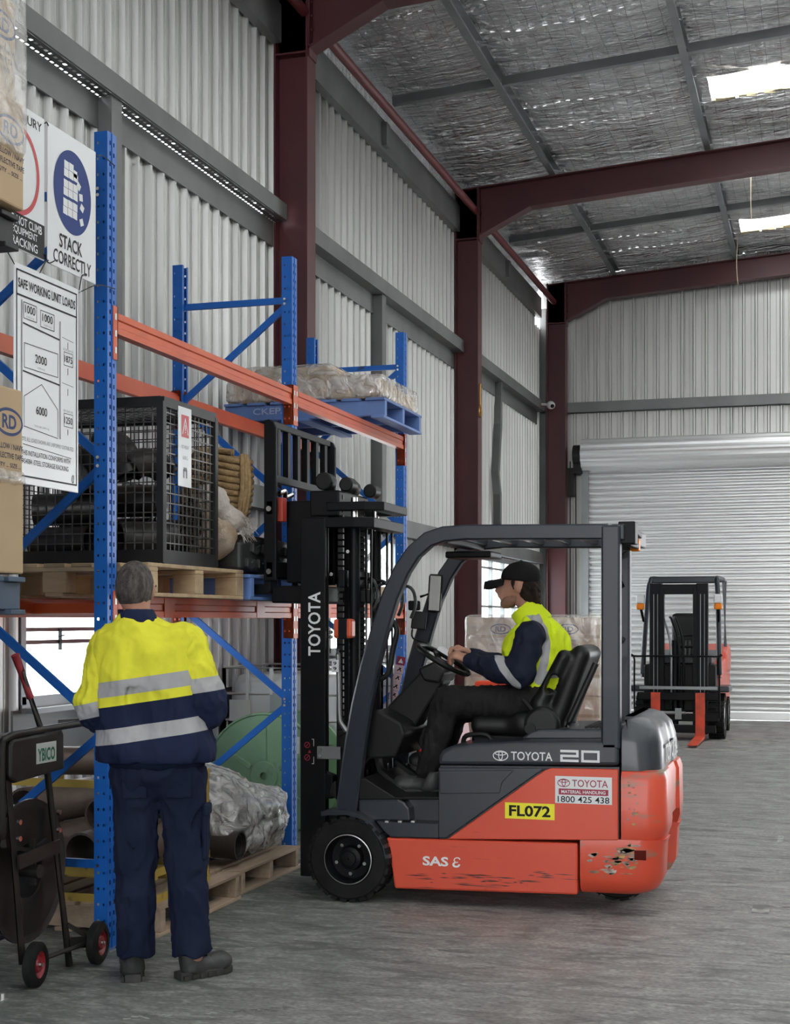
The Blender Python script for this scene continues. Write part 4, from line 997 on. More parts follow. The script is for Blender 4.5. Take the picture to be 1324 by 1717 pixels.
# ---- film-covered load, second bay
wl2 = thing('wrapped_drum', 'clear film-wrapped load on the lower beams of the far rack bay', 'wrapped load', (-3.6,10.4,ZT))
MB().box(-4.1, -3.25, 9.9, 10.9, ZT, ZT+.14).build('base_board', M_wood, wl2)
MB().cyl((-3.65,10.4,ZT+.14),(-3.65,10.4,ZT+.34),.3,.26,n=24).build('roll', M_cardp, wl2, smooth=40)
sdf_mesh(lambda P: smin(d_ell(P, (-3.66,10.4,ZT+.30), (.42,.44,.24)), d_box(P, (-3.68,10.4,ZT+.22), (.4,.44,.09), .05), .1)+.02*vnoise(P, 18, 11)+.012*vnoise(P, 45, 12), (-4.2,9.85,ZT+.1), (-3.1,10.95,ZT+.62), .02, 'stretch_film', M_wrapd, wl2)
# ---- barriers behind the forklift
def barrier(label, x0, x1, y, z1, bands):
    t = thing('road_barrier', label, 'barrier', ((x0+x1)/2, y, 0), 'plastic road barriers')
    for z0, zz, m, inset in bands:
        b = MB(); k0 = .16*(1-z0/z1)+.09; k1 = .16*(1-zz/z1)+.09
        b.rings([[(x0,y-k0,z0),(x1,y-k0,z0),(x1,y+k0,z0),(x0,y+k0,z0)], [(x0+.02,y-k1,zz),(x1-.02,y-k1,zz),(x1-.02,y+k1,zz),(x0+.02,y+k1,zz)]]); b.build('moulded_band', m, t, bevel=.02)
barrier('red and pale pink plastic barrier beside the steering column', -3.25, -2.86, 11.52, .98, [(0,.62*.4,M_red,0),(.25,.50,M_red,0),(.50,.80,M_pinkw,0),(.80,.98,M_red,0)])
M_orangep = pmat('orange_plastic', (.86,.09,.03), .4); M_yel = pmat('yellow_plastic', (.80,.60,.08), .4)
barrier('orange plastic barrier in front of the stacked cartons', -3.02, -2.62, 12.45, 1.02, [(0,.16,M_orangep,0),(.16,.26,M_yel,0),(.26,.48,M_orangep,0),(.48,.62,M_pinkw,0),(.62,1.02,M_orangep,0)])
rc = thing('red_can', 'small red plastic can beside the caged tank', 'can', (-3.62,11.35,.0))
MB().lathe([(0,0),(.07,0),(.075,.04),(.075,.70),(.05,.78),(.03,.80),(.03,.86),(0,.86)], (-3.62,11.35,0), (0,0,1), 18).build('body', M_red, rc, smooth=40); MB().cyl((-3.62,11.35,.74),(-3.62,11.35,.77),.08).build('collar', M_pinkw, rc)
# ---- wrapped cartons on a pallet beyond the forklift
pallet('wood_pallet', 'wooden pallet under the stacked cartons beyond the forklift', -3.26, -1.98, 13.0, 14.1, 0, M_woodold, 'x', .14, blocks=False)
k_ = 0
pos = ['bottom','middle','upper','top']
for r in range(4):
    for c in range(2):
        for j in range(2):
            x0 = -3.24+.63*c; y0 = 13.03+.53*j; z0 = .142+.362*r
            t = thing('carton', 'pale carton in the film-wrapped stack, %s row, %s pair, %s side'%(pos[r], ['wall-side','aisle-side'][c], ['near','far'][j]), 'carton', (x0+.3,y0+.26,z0), 'cartons in the wrapped stack')
            MB().box(x0, x0+.62, y0, y0+.52, z0, z0+.36).build('carton_body', M_cardp, t, bevel=.008)
            if j == 0:
                MB().box(x0, x0+.62, y0-.001, y0, z0+.165, z0+.195).build('tape_strip', M_tape, t)
                yy = y0; xc = x0+.33; zc_ = z0+.18
                flat([ell(0,0,.10,.05,24)], M_inkb, t, MY(xc, yy, zc_+.07), off=.002); flat([ell(0,0,.088,.038,24)], M_cardp, t, MY(xc, yy, zc_+.07), off=.0026)
                text('RD', .10, .05, M_inkb, t, MY(xc, yy, zc_+.07), .03, off=.0032)
                text('YELLOW / NAVY', .2, .022, M_ink, t, MY(xc, yy, zc_-.03), .01, off=.002); text('REFLECTIVE TAPE', .2, .022, M_ink, t, MY(xc, yy, zc_-.075), .01, off=.002)
o = sdf_mesh(lambda P: d_box(P, (-2.615,13.555,.885), (.645,.545,.725), .03)+.010*vnoise(P, 14, 20)+.006*vnoise(P, 45, 21), (-3.36,12.9,.02), (-1.88,14.2,1.68), .03, 'stretch_film', wrapmat('stack_film', .22, (.8,.79,.78), 7, (1,1,.5)))
tag(o, 'clear crinkled film around the stack of pale cartons', 'film')
# ================================================================== STRAPPING TROLLEY
tr = thing('strapping_trolley', 'black strapping trolley with red wheels between the rack uprights', 'trolley', (-3.3,5.6,0))
def wheel_small(c, r=.096, w=.05):
    t = MB(); t.lathe([(r*.60,-w/2),(r*.86,-w/2),(r,-w*.3),(r,w*.3),(r*.86,w/2),(r*.60,w/2)], c, (1,.12,0), 32, closed=True); t.build('tyre', M_rubber, tr, smooth=40)
    h = MB(); h.lathe([(.012,w*.42),(.03,w*.42),(.034,w*.22),(r*.42,w*.05),(r*.60,w*.40),(r*.60,-w*.4),(.012,-w*.4)], c, (1,.12,0), 28, closed=True); hb = h.build('wheel_rim', M_wheelred, tr, smooth=35)
    MB().cyl(Vector(c)+Vector((.018,0,0)), Vector(c)+Vector((.034,.003,0)), .010, n=6).build('axle_nut', M_chrome, hb)
wheel_small((-3.22,5.38,.097)); wheel_small((-3.17,5.83,.097))
MB().cyl((-3.25,5.36,.1),(-3.20,5.85,.1),.011,n=8).build('axle', M_trolley, tr)
for p0, p1, nm in (((-3.24,5.70,.015),(-3.36,5.705,.92),'upright_tube'), ((-3.27,5.36,.10),(-3.36,5.37,1.02),'upright_tube')):
    MB().tube([p0,p1], .017, 10).build(nm, M_trolley, tr, smooth=50)
MB().bar((-3.29,5.36,.53),(-3.29,5.70,.55),.01,.06).build('cross_plate', M_trolley, tr); MB().bar((-3.235,5.70,.12),(-3.19,5.84,.10),.01,.05).build('axle_bracket', M_trolley, tr)
MB().bar((-3.25,5.70,.20),(-3.20,5.83,.11),.01,.02).build('axle_bracket', M_trolley, tr)
# strap coil on its spindle
CR = Vector((-3.42,5.55,.46))
for k, x in enumerate((-3.36,-3.50)):
    f = MB(); f.lathe([(.12,0),(.30,0),(.315,.006),(.315,-.006),(.30,-.010),(.12,-.010)], (x,CR.y,CR.z), (1,0,0), 48, closed=True); f.build('coil_flange', M_trolley, tr, smooth=30)
f = MB(); f.lathe([(.13,-.07),(.285,-.07),(.285,.07),(.13,.07)], (-3.43,CR.y,CR.z), (1,0,0), 40, closed=True); f.build('strap_coil', pmat('black_strap', (.02,.02,.021), .35, 0, (.035,.034,.033), 30), tr, smooth=40)
MB().cyl((-3.5,CR.y,CR.z),(-3.30,CR.y,CR.z),.03).build('spindle', M_trolley, tr); MB().bar((-3.335,CR.y-.005,.40),(-3.335,CR.y,.60),.012,.03,(1,0,0)).build('coil_arm', M_trolley, tr)
for a in (.35, 2.75): MB().bar((-3.34,CR.y,.55),(-3.345,CR.y+.14*cos(a),.55+.08*sin(a)),.01,.018).build('coil_arm', M_trolley, tr)
bo = MB()
for y, z in ((5.37,.70),(5.37,.63),(5.70,.70),(5.70,.62)): bo.cyl((-3.30,y,z),(-3.285,y,z),.012,n=8)
bo.build('bolts', M_chrome, tr)['kind'] = 'stuff'
# tool tray with the brand plate
b = MB(); b.prism([(5.335,1.03),(5.36,1.055),(5.76,1.065),(5.78,1.05),(5.78,.885),(5.38,.865),(5.335,.89)], 'x', -3.50, -3.31); b.build('tool_tray', M_trolley, tr, bevel=.012)
MB().tube([(-3.34,5.32,.60),(-3.34,5.31,1.0),(-3.33,5.34,1.06),(-3.32,5.5,1.075),(-3.30,5.95,1.085),(-3.36,6.0,1.085),(-3.44,5.95,1.08)], .016, 10).build('push_handle', M_trolley, tr, smooth=60)
MB().tube([(-3.33,5.62,1.06),(-3.36,5.50,1.34)], .014, 8).build('lever', M_trolley, tr, smooth=60); MB().tube([(-3.347,5.55,1.22),(-3.37,5.465,1.41)], [.017,.020], 10).build('lever_grip', M_wheelred, tr, smooth=60)
flat([rect(-.085,-.045,.085,.045)], M_paper, tr, MX(-3.31,5.62,.975), off=.001); text('YBICO', .145, .058, M_greentxt, tr, MX(-3.31,5.62,.968), .03, off=.002)
# ================================================================== FORKLIFT (the one being driven)
M_fo = pmat('forklift_orange', (.66,.075,.035), .38, 0, (.72,.09,.045), 2, 4, coat=.15, col3=(.30,.045,.03), scale3=5, lo3=.66, hi3=.72, stretch3=(.5,1,4))
M_cw = pmat('scraped_counterweight_orange', (.66,.075,.035), .4, 0, (.70,.085,.04), 2, 4, coat=.1, col3=(.24,.17,.12), scale3=4.5, lo3=.56, hi3=.64, stretch3=(.6,.6,2.2), bump=.1, bscale=14)
M_fg = pmat('forklift_grey', (.020,.025,.034), .36, 0, (.027,.033,.043), 3, 4, coat=.1)
M_fgu = pmat('guard_grey', (.019,.025,.036), .38, .0, coat=.05, spec=.35)
M_fk = pmat('mast_black', (.0045,.005,.0065), .45, .0, (.008,.008,.009), 5, 5, spec=.14)
M_plast = pmat('dash_plastic', (.009,.009,.0092), .45, 0, bump=.05, bscale=200, spec=.22)
M_seat = pmat('seat_vinyl', (.008,.008,.0085), .42, 0, bump=.08, bscale=150, spec=.28)
M_amber = pmat('amber_lens', (.95,.26,.015), .4, 0, spec=.2)
M_lamp = pmat('orange_lamp', (.60,.09,.03), .35)
M_letter = pmat('white_decal', (.80,.81,.82), .45, spec=.3)
M_mirror = pmat('mirror_glass', (.85,.85,.82), .04, 1.)
M_yelst = pmat('yellow_sticker', (.90,.82,.02), .4)
YN, YF = 7.55, 8.57
def F(px, py, Y=YN): return onY(px, py, Y)
fk = thing('forklift', 'orange and grey counterbalance forklift with raised forks driven into the rack', 'forklift', (-1.8, 8.06, 0))
# --- lower chassis skirt
pts = [F(*p) for p in ((647,1404),(660,1405),(968,1414),(968,1501),(661,1490),(657,1460),(652,1425))]
MB().prism(pts, 'y', YN, YF).build('side_skirt', M_fo, fk, bevel=.012)
# --- body core and panels
core = [F(*p) for p in ((736,1284),(1037,1287),(1037,1407),(736,1407))]
MB().prism(core, 'y', YN+.02, YF-.02).build('body_core', M_fg, fk)
gp = [F(*p) for p in ((735,1287),(921,1288),(910,1291),(900,1297),(748,1405),(735,1405))]
op = [F(*p) for p in ((923,1288),(1036,1290),(1036,1409),(750,1407),(903,1298),(912,1292))]
for ya, yb in ((YN-.004, YN+.03), (YF-.03, YF+.004)):
    MB().prism(gp, 'y', ya, yb).build('grey_side_panel', M_fg, fk, bevel=.006); MB().prism(op, 'y', ya, yb).build('orange_side_panel', M_fo, fk, bevel=.006)
MB().prism([F(*p) for p in ((737,1292),(745,1292),(862,1291),(842,1312),(838,1330),(737,1331))], 'y', YN-.008, YN).build('panel_recess_trim', M_fg, fk, bevel=.004)
hood = [F(*p) for p in ((734,1283),(735,1268),(741,1258),(756,1251),(790,1246.5),(860,1243),(1037,1242),(1037,1285))]
h = MB(); n = len(hood)
cx_ = sum(x for x,z in hood)/n
def inset(poly, k):      # pull the top of the hood in towards its middle line
    return [(x+(.0 if z < .85 else k*(1 if x < -2 else 0)), z) for x,z in poly]
MB().prism(hood, 'y', YN, YF).build('hood', M_fg, fk, bevel=.022, seg=3)
dk = [F(*p, 7.75) for p in ((872,1240),(890,1226),(905,1222),(1030,1222),(1030,1240))]
MB().prism(dk, 'y', 7.72, 8.42).build('seat_deck', M_fg, fk, bevel=.012)
g2 = MB()
for k in range(5): x_, z_ = F(985+8*k, 1219, 7.9); g2.box(x_, x_+.012, 7.8, 8.3, z_-.01, z_+.01)
g2.build('deck_vent', M_plast, fk)
# --- counterweight
XR = -.81; XF_u = F(1041,1350)[0]; XF_l = F(972,1450)[0]
def plan(xf, xr, y0, y1, r, notch=None):
    p = [(xf,y0)]
    for k in range(7): a = -pi/2+pi/2*k/6; p.append((xr-r+r*cos(a), y0+r+r*sin(a)))
    if notch: na, nb, nd_ = notch; p += [(xr,na),(xr-nd_,na+.02),(xr-nd_,nb-.02),(xr,nb)]
    for k in range(7): a = pi/2*k/6; p.append((xr-r+r*cos(a), y1-r+r*sin(a)))
    p.append((xf,y1)); return p
def stack(levels):
    return [[(x,y,z) for x,y in plan(*a)] for z,a in levels]
def zpx(py, Y=YN, px=1090): return F(px, py, Y)[1]
zb0, zt0 = zpx(1505), zpx(1411)
MB().rings(stack([(zb0, (XF_l,XR-.10,YN+.06,YF-.06,.13,(7.82,8.30,.12))), (zb0+.03, (XF_l,XR-.05,YN+.02,YF-.02,.14,(7.82,8.30,.14))), (zb0+.09, (XF_l,XR-.02,YN+.0,YF-.0,.14,(7.82,8.30,.15))), (zt0-.03, (XF_l,XR-.012,YN,YF,.14,(7.82,8.30,.15))), (zt0+.002, (XF_l,XR-.0,YN+.005,YF-.005,.13,(7.82,8.30,.15)))])).build('counterweight_bumper', M_cw, fk, smooth=35)
zt1 = zpx(1293)
MB().rings(stack([(zt0+.002, (XF_u,XR-.012,YN+.004,YF-.004,.14,(7.82,8.30,.15))), (zt0+.05, (XF_u,XR+.004,YN-.004,YF+.004,.12,(7.84,8.28,.14))), (zt0+.09, (XF_u,XR+.006,YN-.004,YF+.004,.12,(7.86,8.26,.02))), (zt1-.05, (XF_u,XR+.002,YN-.004,YF+.004,.11,(7.86,8.26,.015))), (zt1-.01, (XF_u,XR-.012,YN+.012,YF-.012,.10,(7.86,8.26,.015))), (zt1, (XF_u,XR-.03,YN+.03,YF-.03,.10,(7.86,8.26,.015)))])).build('counterweight', M_cw, fk, smooth=35)
zc1 = zpx(1222); 
capo = MB().rings(stack([(zt1-.004, (XF_u,XR-.025,YN+.018,YF-.018,.14,(7.9,8.2,.01))), (zt1+.14, (XF_u,XR-.03,YN+.02,YF-.02,.15,(7.9,8.2,.01))), (zt1+.21, (XF_u,XR-.05,YN+.035,YF-.035,.15,(7.9,8.2,.01))), (zt1+.26, (XF_u+.02,XR-.10,YN+.08,YF-.08,.12,(7.9,8.2,.01))), (zt1+.275, (XF_u+.05,XR-.15,YN+.14,YF-.14,.08,(7.9,8.2,.01)))])).build('counterweight_cover', M_fg, fk, smooth=35)
MB().box(XR-.16, XR-.10, YN-.002, YN+.05, zt0-.10, zt0-.05).build('tail_recess_shade', pmat('recess_shade_red', (.10,.012,.008), .8, spec=.1), fk)  # shade of a recess put into the dark maroon of a proud block
# scrapes: bare iron and old paint patches standing off the bumper corner
random.seed(11)
M_scr = pmat('bare_scrape', (.50,.46,.40), .5, .3, (.16,.10,.07), 18, 6); M_scr2 = pmat('old_paint_scrape', (.50,.33,.10), .5, 0, (.12,.10,.09), 20)
sc1 = MB(); sc2 = MB()
for k in range(170):
    px = random.choice([random.gauss(1050,16), random.gauss(1105,8), random.uniform(985,1105)]); py = random.choice([random.gauss(1440,14), random.uniform(1480,1503), random.uniform(1430,1495)])
    x, z = F(px, py); w = abs(random.gauss(.0,.035))+.008; hh = random.uniform(.002,.014)
    if x < XR-.15 and z > zb0+.09: (sc1 if random.random() < .5 else sc2).prism([(x-w/2,z),(x-w*.2,z+hh*.6),(x+w/2,z+hh),(x+w*.4,z-hh*.4),(x,z-hh)], 'y', YN-.0015, YN+.01)
for k in range(60):
    px = random.gauss(1082,26); py = random.uniform(1310,1400); x, z = F(px,py); w = random.uniform(.006,.03); hh = random.uniform(.002,.008)
    if XF_u+.02 < x < XR-.14: (sc1 if random.random() < .5 else sc2).prism([(x-w/2,z),(x,z+hh),(x+w/2,z),(x,z-hh)], 'y', YN-.0055, YN+.01)
M_scf = pmat('rubbed_dark_scuff', (.14,.03,.02), .6, 0, (.06,.045,.045), 20); sc3 = MB()
for k in range(46):
    px = random.uniform(690,960); py = random.gauss(1474,7); x, z = F(px,py); w = random.uniform(.02,.13); hh = random.uniform(.0012,.004)
    if z > F(px,1488)[1]: sc3.prism([(x-w/2,z),(x,z+hh),(x+w/2,z),(x,z-hh)], 'y', YN-.001, YN+.01)
sc3.build('paint_scuffs', M_scf, fk)['kind'] = 'stuff'
sc1.build('paint_scrapes', M_scr, fk)['kind'] = 'stuff'; sc2.build('paint_scrapes', M_scr2, fk)['kind'] = 'stuff'
# --- floor, step, fender
MB().prism([F(*p) for p in ((597,1342),(735,1340),(735,1407),(655,1405),(640,1390),(618,1370),(597,1363))], 'y', 7.66, YF-.02).build('step_well', M_fg, fk)
MB().prism([F(*p) for p in ((598,1342),(665,1341),(675,1345),(684,1356),(686,1378),(598,1378))], 'y', YN+.02, 7.70).build('sill_panel', M_fg, fk, bevel=.012)
MB().prism([F(*p) for p in ((630,1377),(735,1381),(735,1406),(655,1404),(644,1395))], 'y', YN, 7.74).build('step_plate', M_fg, fk, bevel=.006)
MB().prism([F(*p) for p in ((601,1306),(608,1306),(658,1337),(735,1337),(735,1342),(598,1342),(598,1310))], 'y', YN+.03, YF-.03).build('floor_plate', M_plast, fk, bevel=.006)
for k in range(3):
    x, z = F(645+22*k, 1378); MB().box(x, x+.02, YN-.002, YN+.03, z-.004, z+.006).build('tread_cleat', M_zincplate, fk)
arc = [F(*p) for p in ((543,1363),(560,1361),(585,1361),(605,1366),(622,1377),(636,1394),(646,1414),(654,1438))]
MB().sweep([(x,7.60,z) for x,z in arc], [(-.10,-.012),(.10,-.012),(.10,.012),(-.10,.012)], side=(0,1,0)).build('fender', M_fg, fk, smooth=40)
MB().sweep([(x,8.52,z) for x,z in arc], [(-.10,-.012),(.10,-.012),(.10,.012),(-.10,.012)], side=(0,1,0)).build('fender', M_fg, fk, smooth=40)
# --- wheels
def tyre_wheel(parent, c, r, w, ax, lugs=26, rimmat=None, rr=.56):
    """ax points to the outer side"""
    c = Vector(c); ax = Vector(ax).normalized(); u, v = frame_of(ax)
    t = MB(); t.lathe([(r*rr,-w/2),(r*.90,-w/2),(r*.96,-w*.44),(r*.96,w*.44),(r*.90,w/2),(r*.62,w/2),(r*rr,w*.44)], c, ax, 48, closed=True); to = t.build('tyre', M_rubber, parent, smooth=35)
    lg = None
    for k in range(lugs):
        a = 2*pi*k/lugs; d = u*cos(a)+v*sin(a); tg = ax.cross(d)
        for s in (-1, 1):
            a2 = a+(pi/lugs if s < 0 else 0); d = u*cos(a2)+v*sin(a2); tg = ax.cross(d)
            m = Matrix((tg, ax, d)).transposed()
            l = MB(); l.cbox(c+d*r*.965+ax*s*w*.26, (2*pi*r/lugs*.62, w*.50, r*.075), m.to_3x3()); l.build('tread_lug', M_rubber, to)
    rm = MB(); rm.lathe([(r*rr,w*.46),(r*(rr+.03),w*.50),(r*(rr+.0),w*.52),(r*(rr-.05),w*.40),(r*(rr-.08),w*.12),(r*.30,w*.10),(r*.26,w*.30),(r*.17,w*.34),(r*.16,w*.42),(r*.02,w*.44),(r*.02,-w*.4),(r*rr,-w*.44)], c, ax, 40, closed=True); ro = rm.build('wheel_rim', rimmat or M_fk, parent, smooth=32)
    for k in range(5):
        a = 2*pi*k/5+.95; d = u*cos(a)+v*sin(a)
        MB().cyl(c+d*r*.36+ax*w*.10, c+d*r*.36+ax*w*.24, r*.045, n=6).build('wheel_nut', M_chrome if rimmat is None else M_fk, ro)
    MB().lathe([(r*(rr+.005),w*.50),(r*(rr+.025),w*.515),(r*(rr+.005),w*.53)], c, ax, 40, closed=True).build('rim_ring', M_zincplate, ro, smooth=60)
wx, wz = F(583, 1442, 7.5); WR = wz+.003
tyre_wheel(fk, (wx, 7.585, WR), WR, .17, (0,-1,0)); tyre_wheel(fk, (wx, 8.54, WR), WR, .17, (0,1,0), lugs=16)
tyre_wheel(fk, (-1.12, 8.06, .19), .19, .16, (0,-1,0), lugs=14)
MB().box(wx-.08, wx+.12, 7.68, 8.44, .12, .42).build('drive_axle', M_fk, fk, bevel=.02)
# --- overhead guard
gpx = [(579,1358),(586,1300),(594,1240),(603,1185),(617,1120),(634,1058),(652,1000),(672,955),(692,925),(716,904),(742,895),(780,892),(1018,891)]
gw = [.062,.060,.058,.056,.053,.050,.048,.046,.044,.043,.042,.041,.041]
path = [F(*p) for p in gpx]
def guard(Y):
    prof = [[(-.036,-w*.8),(-.026,-w),(.026,-w),(.036,-w*.8),(.036,w*.8),(.026,w),(-.026,w),(-.036,w*.8)] for w in gw]
    return MB().sweep([(x,Y,z) for x,z in path], prof, side=(0,1,0)).build('guard_rail', M_fgu, fk, smooth=30)
guard(7.59); guard(8.53)
rx0 = F(1007,1000)[0]; rx1 = F(1039,1000)[0]; zr = F(1020,880)[1]
for ya, yb, x0 in ((YN,YN+.075,rx0), (8.46,8.53,rx0-.05)):
    MB().box(x0, x0+(rx1-rx0)*(1 if ya < 8 else .82), ya, yb, F(1020,1257)[1] if ya < 8 else .95, zr).build('rear_post', M_fgu, fk, bevel=.012)
xs_ = [F(p,892)[0] for p in (745,800,850,900,950,1000)]
zg = F(880,892)[1]
for i, x in enumerate(xs_): MB().box(x-.02, x+.02, 7.62, 8.50, zg-.02, zg+.025).build('guard_bar', M_fgu, fk, bevel=.006)
MB().box(F(1022,880)[0], F(1045,880)[0], 7.58, 8.52, zg-.05, zg+.035).build('rear_crossbar', M_fgu, fk, bevel=.008)
MB().box(xs_[0]-.08, xs_[0], 7.62, 8.50, zg-.05, zg+.01).build('front_crossbar', M_fgu, fk, bevel=.008)
x, z = F(905, 908, 8.0); MB().box(F(760,908,8.3)[0], F(835,908,8.3)[0], 8.1, 8.4, zg-.11, zg-.07).build('work_light_bar', M_fk, fk, bevel=.01)
# rear lamp cluster, cable, grab handle
b = MB(); X0 = F(1040,900)[0]
b.box(X0-.02, X0+.07, 7.60, 7.72, zg-.07, zg+.05); b.bar((X0+.02,7.66,zg+.03),(X0+.02,8.1,zg-.0),.05,.03); b.bar((X0+.02,7.7,zg-.06),(X0+.02,8.05,zg-.06),.03,.03); b.build('lamp_bracket', M_fk, fk, bevel=.006)
lx, lz = F(1068, 914, 8.1); MB().box(lx-.035, lx+.015, 8.05, 8.13, lz-.035, lz+.035).build('amber_lamp', M_amber, fk, bevel=.008); MB().box(lx-.075, lx-.03, 8.06, 8.12, lz-.03, lz+.03).build('lamp_socket', M_plast, fk)
MB().tube([(X0-.01,8.2,zg-.05),(rx0-.04,8.42,zg-.12),(rx0-.02,8.45,zg-.22),(rx0-.055,8.45,zg-.36),(rx0-.05,8.45,zg-.46)], .010, 8).build('lamp_cable', M_cable, fk, smooth=60)
hx, hz = F(1050, 1010, 8.45)
MB().tube([(rx0-.01,8.455,hz+.11),(rx0-.055,8.44,hz+.07),(rx0-.06,8.44,hz-.10),(rx0-.05,8.44,hz-.19),(rx0-.01,8.455,hz-.23)], .024, 10).build('grab_handle', M_plast, fk, smooth=60)
# near front grab handle
a_ = [F(*p, 7.60) for p in ((611,1147),(640,1135),(648,1120),(653,1090),(660,1060),(655,1045),(640,1028))]
MB().tube([(x,7.66,z) for x,z in a_], .016, 10).build('grab_handle', M_plast, fk, smooth=60)
# --- mast
X0, X1 = -2.894, -2.741; zo = 2.147; zm = .093
for s, y0, y1 in ((0,7.70,7.80), (1,8.33,8.43)):
    r = MB(); p = [(X0,y0),(X1,y0),(X1,y0+.025),(X0+.03,y0+.025),(X0+.03,y1),(X0,y1)] if s == 0 else [(X0,y0),(X0+.03,y0),(X0+.03,y1-.025),(X1,y1-.025),(X1,y1),(X0,y1)]
    r.prism(p, 'z', zm, zo); r.build('outer_mast_rail', M_fk, fk, bevel=.006)
    ya, yb = (7.80,7.88) if s == 0 else (8.25,8.33)
    MB().prism([(X0+.03,ya),(X1-.02,ya),(X1-.02,ya+.022),(X0+.055,ya+.022),(X0+.055,yb),(X0+.03,yb)], 'z', zm+.1, 2.30).build('inner_mast_rail', M_fk, fk, bevel=.005)
    MB().cyl((-2.79,ya,2.365),(-2.79,yb+.02,2.365),.052,n=24).build('chain_sheave', M_plast, fk, bevel=.008, smooth=40)
    MB().cyl((-2.66,ya+.02,2.345),(-2.66,yb+.05,2.345),.042,n=24).build('hose_sheave', M_plast, fk, bevel=.008, smooth=40)
    yc_ = (ya+yb)/2+(.02 if s == 0 else -.02)
    MB().cyl((-2.62,yc_,.35),(-2.62,yc_,2.10),.033,n=16).build('lift_cylinder', M_fk, fk, smooth=40); MB().cyl((-2.62,yc_,2.1),(-2.62,yc_,2.27),.02,n=12).build('cylinder_rod', M_chrome, fk, smooth=40)
    c = MB(); 
    for k in range(46): c.box(-2.716, -2.686, yc_-.012, yc_+.012, .55+.038*k, .55+.038*k+.026)
    ch_ = c.build('lift_chain', M_bsteel, fk)
    for xx in (-2.56, -2.53): MB().tube([(xx,yc_+.04,.5),(xx,yc_+.04,2.15)], .010, 8).build('hydraulic_hose', M_cable, fk, smooth=60)
for z0, z1, xa, xb, ya, yb in ((2.088,2.147,-2.87,-2.47,7.705,8.42), (2.19,2.24,-2.76,-2.43,7.77,8.36)):
    b = MB(); b.prism([(xa,ya),(xb-.10,ya),(xb,ya+.06),(xb,yb-.06),(xb-.10,yb),(xa,yb),(xa,yb-.07),(xb-.13,yb-.07),(xb-.08,yb-.12),(xb-.08,ya+.12),(xb-.13,ya+.07),(xa,ya+.07)], 'z', z0, z1); b.build('mast_tie_plate', M_fk, fk, bevel=.005)
MB().box(-2.87, -2.69, 7.79, 8.34, 2.16, 2.31).build('inner_mast_head', M_fk, fk, bevel=.01)
for z in (.25, .80, 1.75): MB().box(-2.70, -2.66, 7.80, 8.33, z, z+.10).build('mast_crossmember', M_fk, fk, bevel=.006)
bl = MB()
for px, py in ((555,1060),(555,1068),(556,963),(584,925)): x, z = F(px,py,7.78); bl.cyl((x,7.765,z),(x,7.785,z),.011,n=8)
bl.build('bolts', M_chrome, fk)['kind'] = 'stuff'
p_ = [F(*p, 7.82) for p in ((568,1088),(570,1150),(571,1200),(575,1214),(592,1238))]
MB().tube([(x,7.80,z) for x,z in p_], .014, 10).build('hydraulic_pipe', pmat('grey_pipe', (.34,.34,.34), .35, .5), fk, smooth=60)
x, z = F(581, 1054, 7.72); lo_ = MB().box(x-.055, x+.055, 7.64, 7.72, z-.055, z+.055).build('head_lamp', M_lamp, fk, bevel=.014); MB().box(x-.022, x+.028, 7.632, 7.724, z-.058, z+.058).build('lamp_band', M_fk, fk, bevel=.004)
x, z = F(558, 1117, 7.72); MB().box(x-.02, x+.022, 7.755, 7.76, z-.035, z+.035).build('data_plate', M_letter, fk); text('9', .02, .02, M_black, fk, MY(x, 7.755, z+.015), .02); text('9', .02, .02, M_black, fk, MY(x, 7.755, z-.015), .02)
x0_, z0_ = F(533, 1272, 7.7); x1_, z1_ = F(572, 1252, 7.7); tb = MB().box(x0_, x1_, 7.680, 7.700, z0_, z1_).build('tilt_bracket', pmat('bracket_grey', (.22,.22,.23), .4, .3), fk, bevel=.003)
bl = MB()
for py in (1257, 1267): x, z = F(538,py,7.69); bl.cyl((x,7.67,z),(x,7.681,z),.012,n=8)
bl.build('bolts', M_chrome, fk)['kind'] = 'stuff'
b = MB(); b.prism([F(*p,7.75) for p in ((526,1292),(532,1288),(562,1300),(562,1338),(524,1338))], 'y', 7.705, 7.79); b.build('axle_guard', M_fk, fk, bevel=.008)
b = MB(); b.prism([F(*p,7.62) for p in ((556,1330),(560,1312),(566,1308),(568,1340))], 'y', 7.58, 7.65); b.build('pillar_foot', M_plast, fk, bevel=.006)
# mast lettering
xl, zl_ = F(527, 1046, 7.7); text('TOYOTA', .365, .075, M_letter, fk, MY(xl, 7.699, zl_, pi/2), .018)
M_dred = pmat('decal_red', (.35,.02,.06), .5)
for py in (1249, 1270):
    x, z = F(515, py, 7.7); flat(ringquads(0,0,.018,.018,.004,20)+[line(-.012,-.012,.012,.012,.004)], M_dred, fk, MY(x, 7.699, z))
x, z = F(519, 1260, 7.7); flat([[(-.01,-.008),(.01,-.008),(0,.01)]], M_dred, fk, MY(x, 7.699, z))
x, z = F(526, 1260, 7.7); flat([line(-.012,.07,.0,.07,.003), line(0,.07,0,.03,.003), line(-.012,-.07,.0,-.07,.003), line(0,-.07,0,-.03,.003)], M_letter, fk, MY(x, 7.699, z))
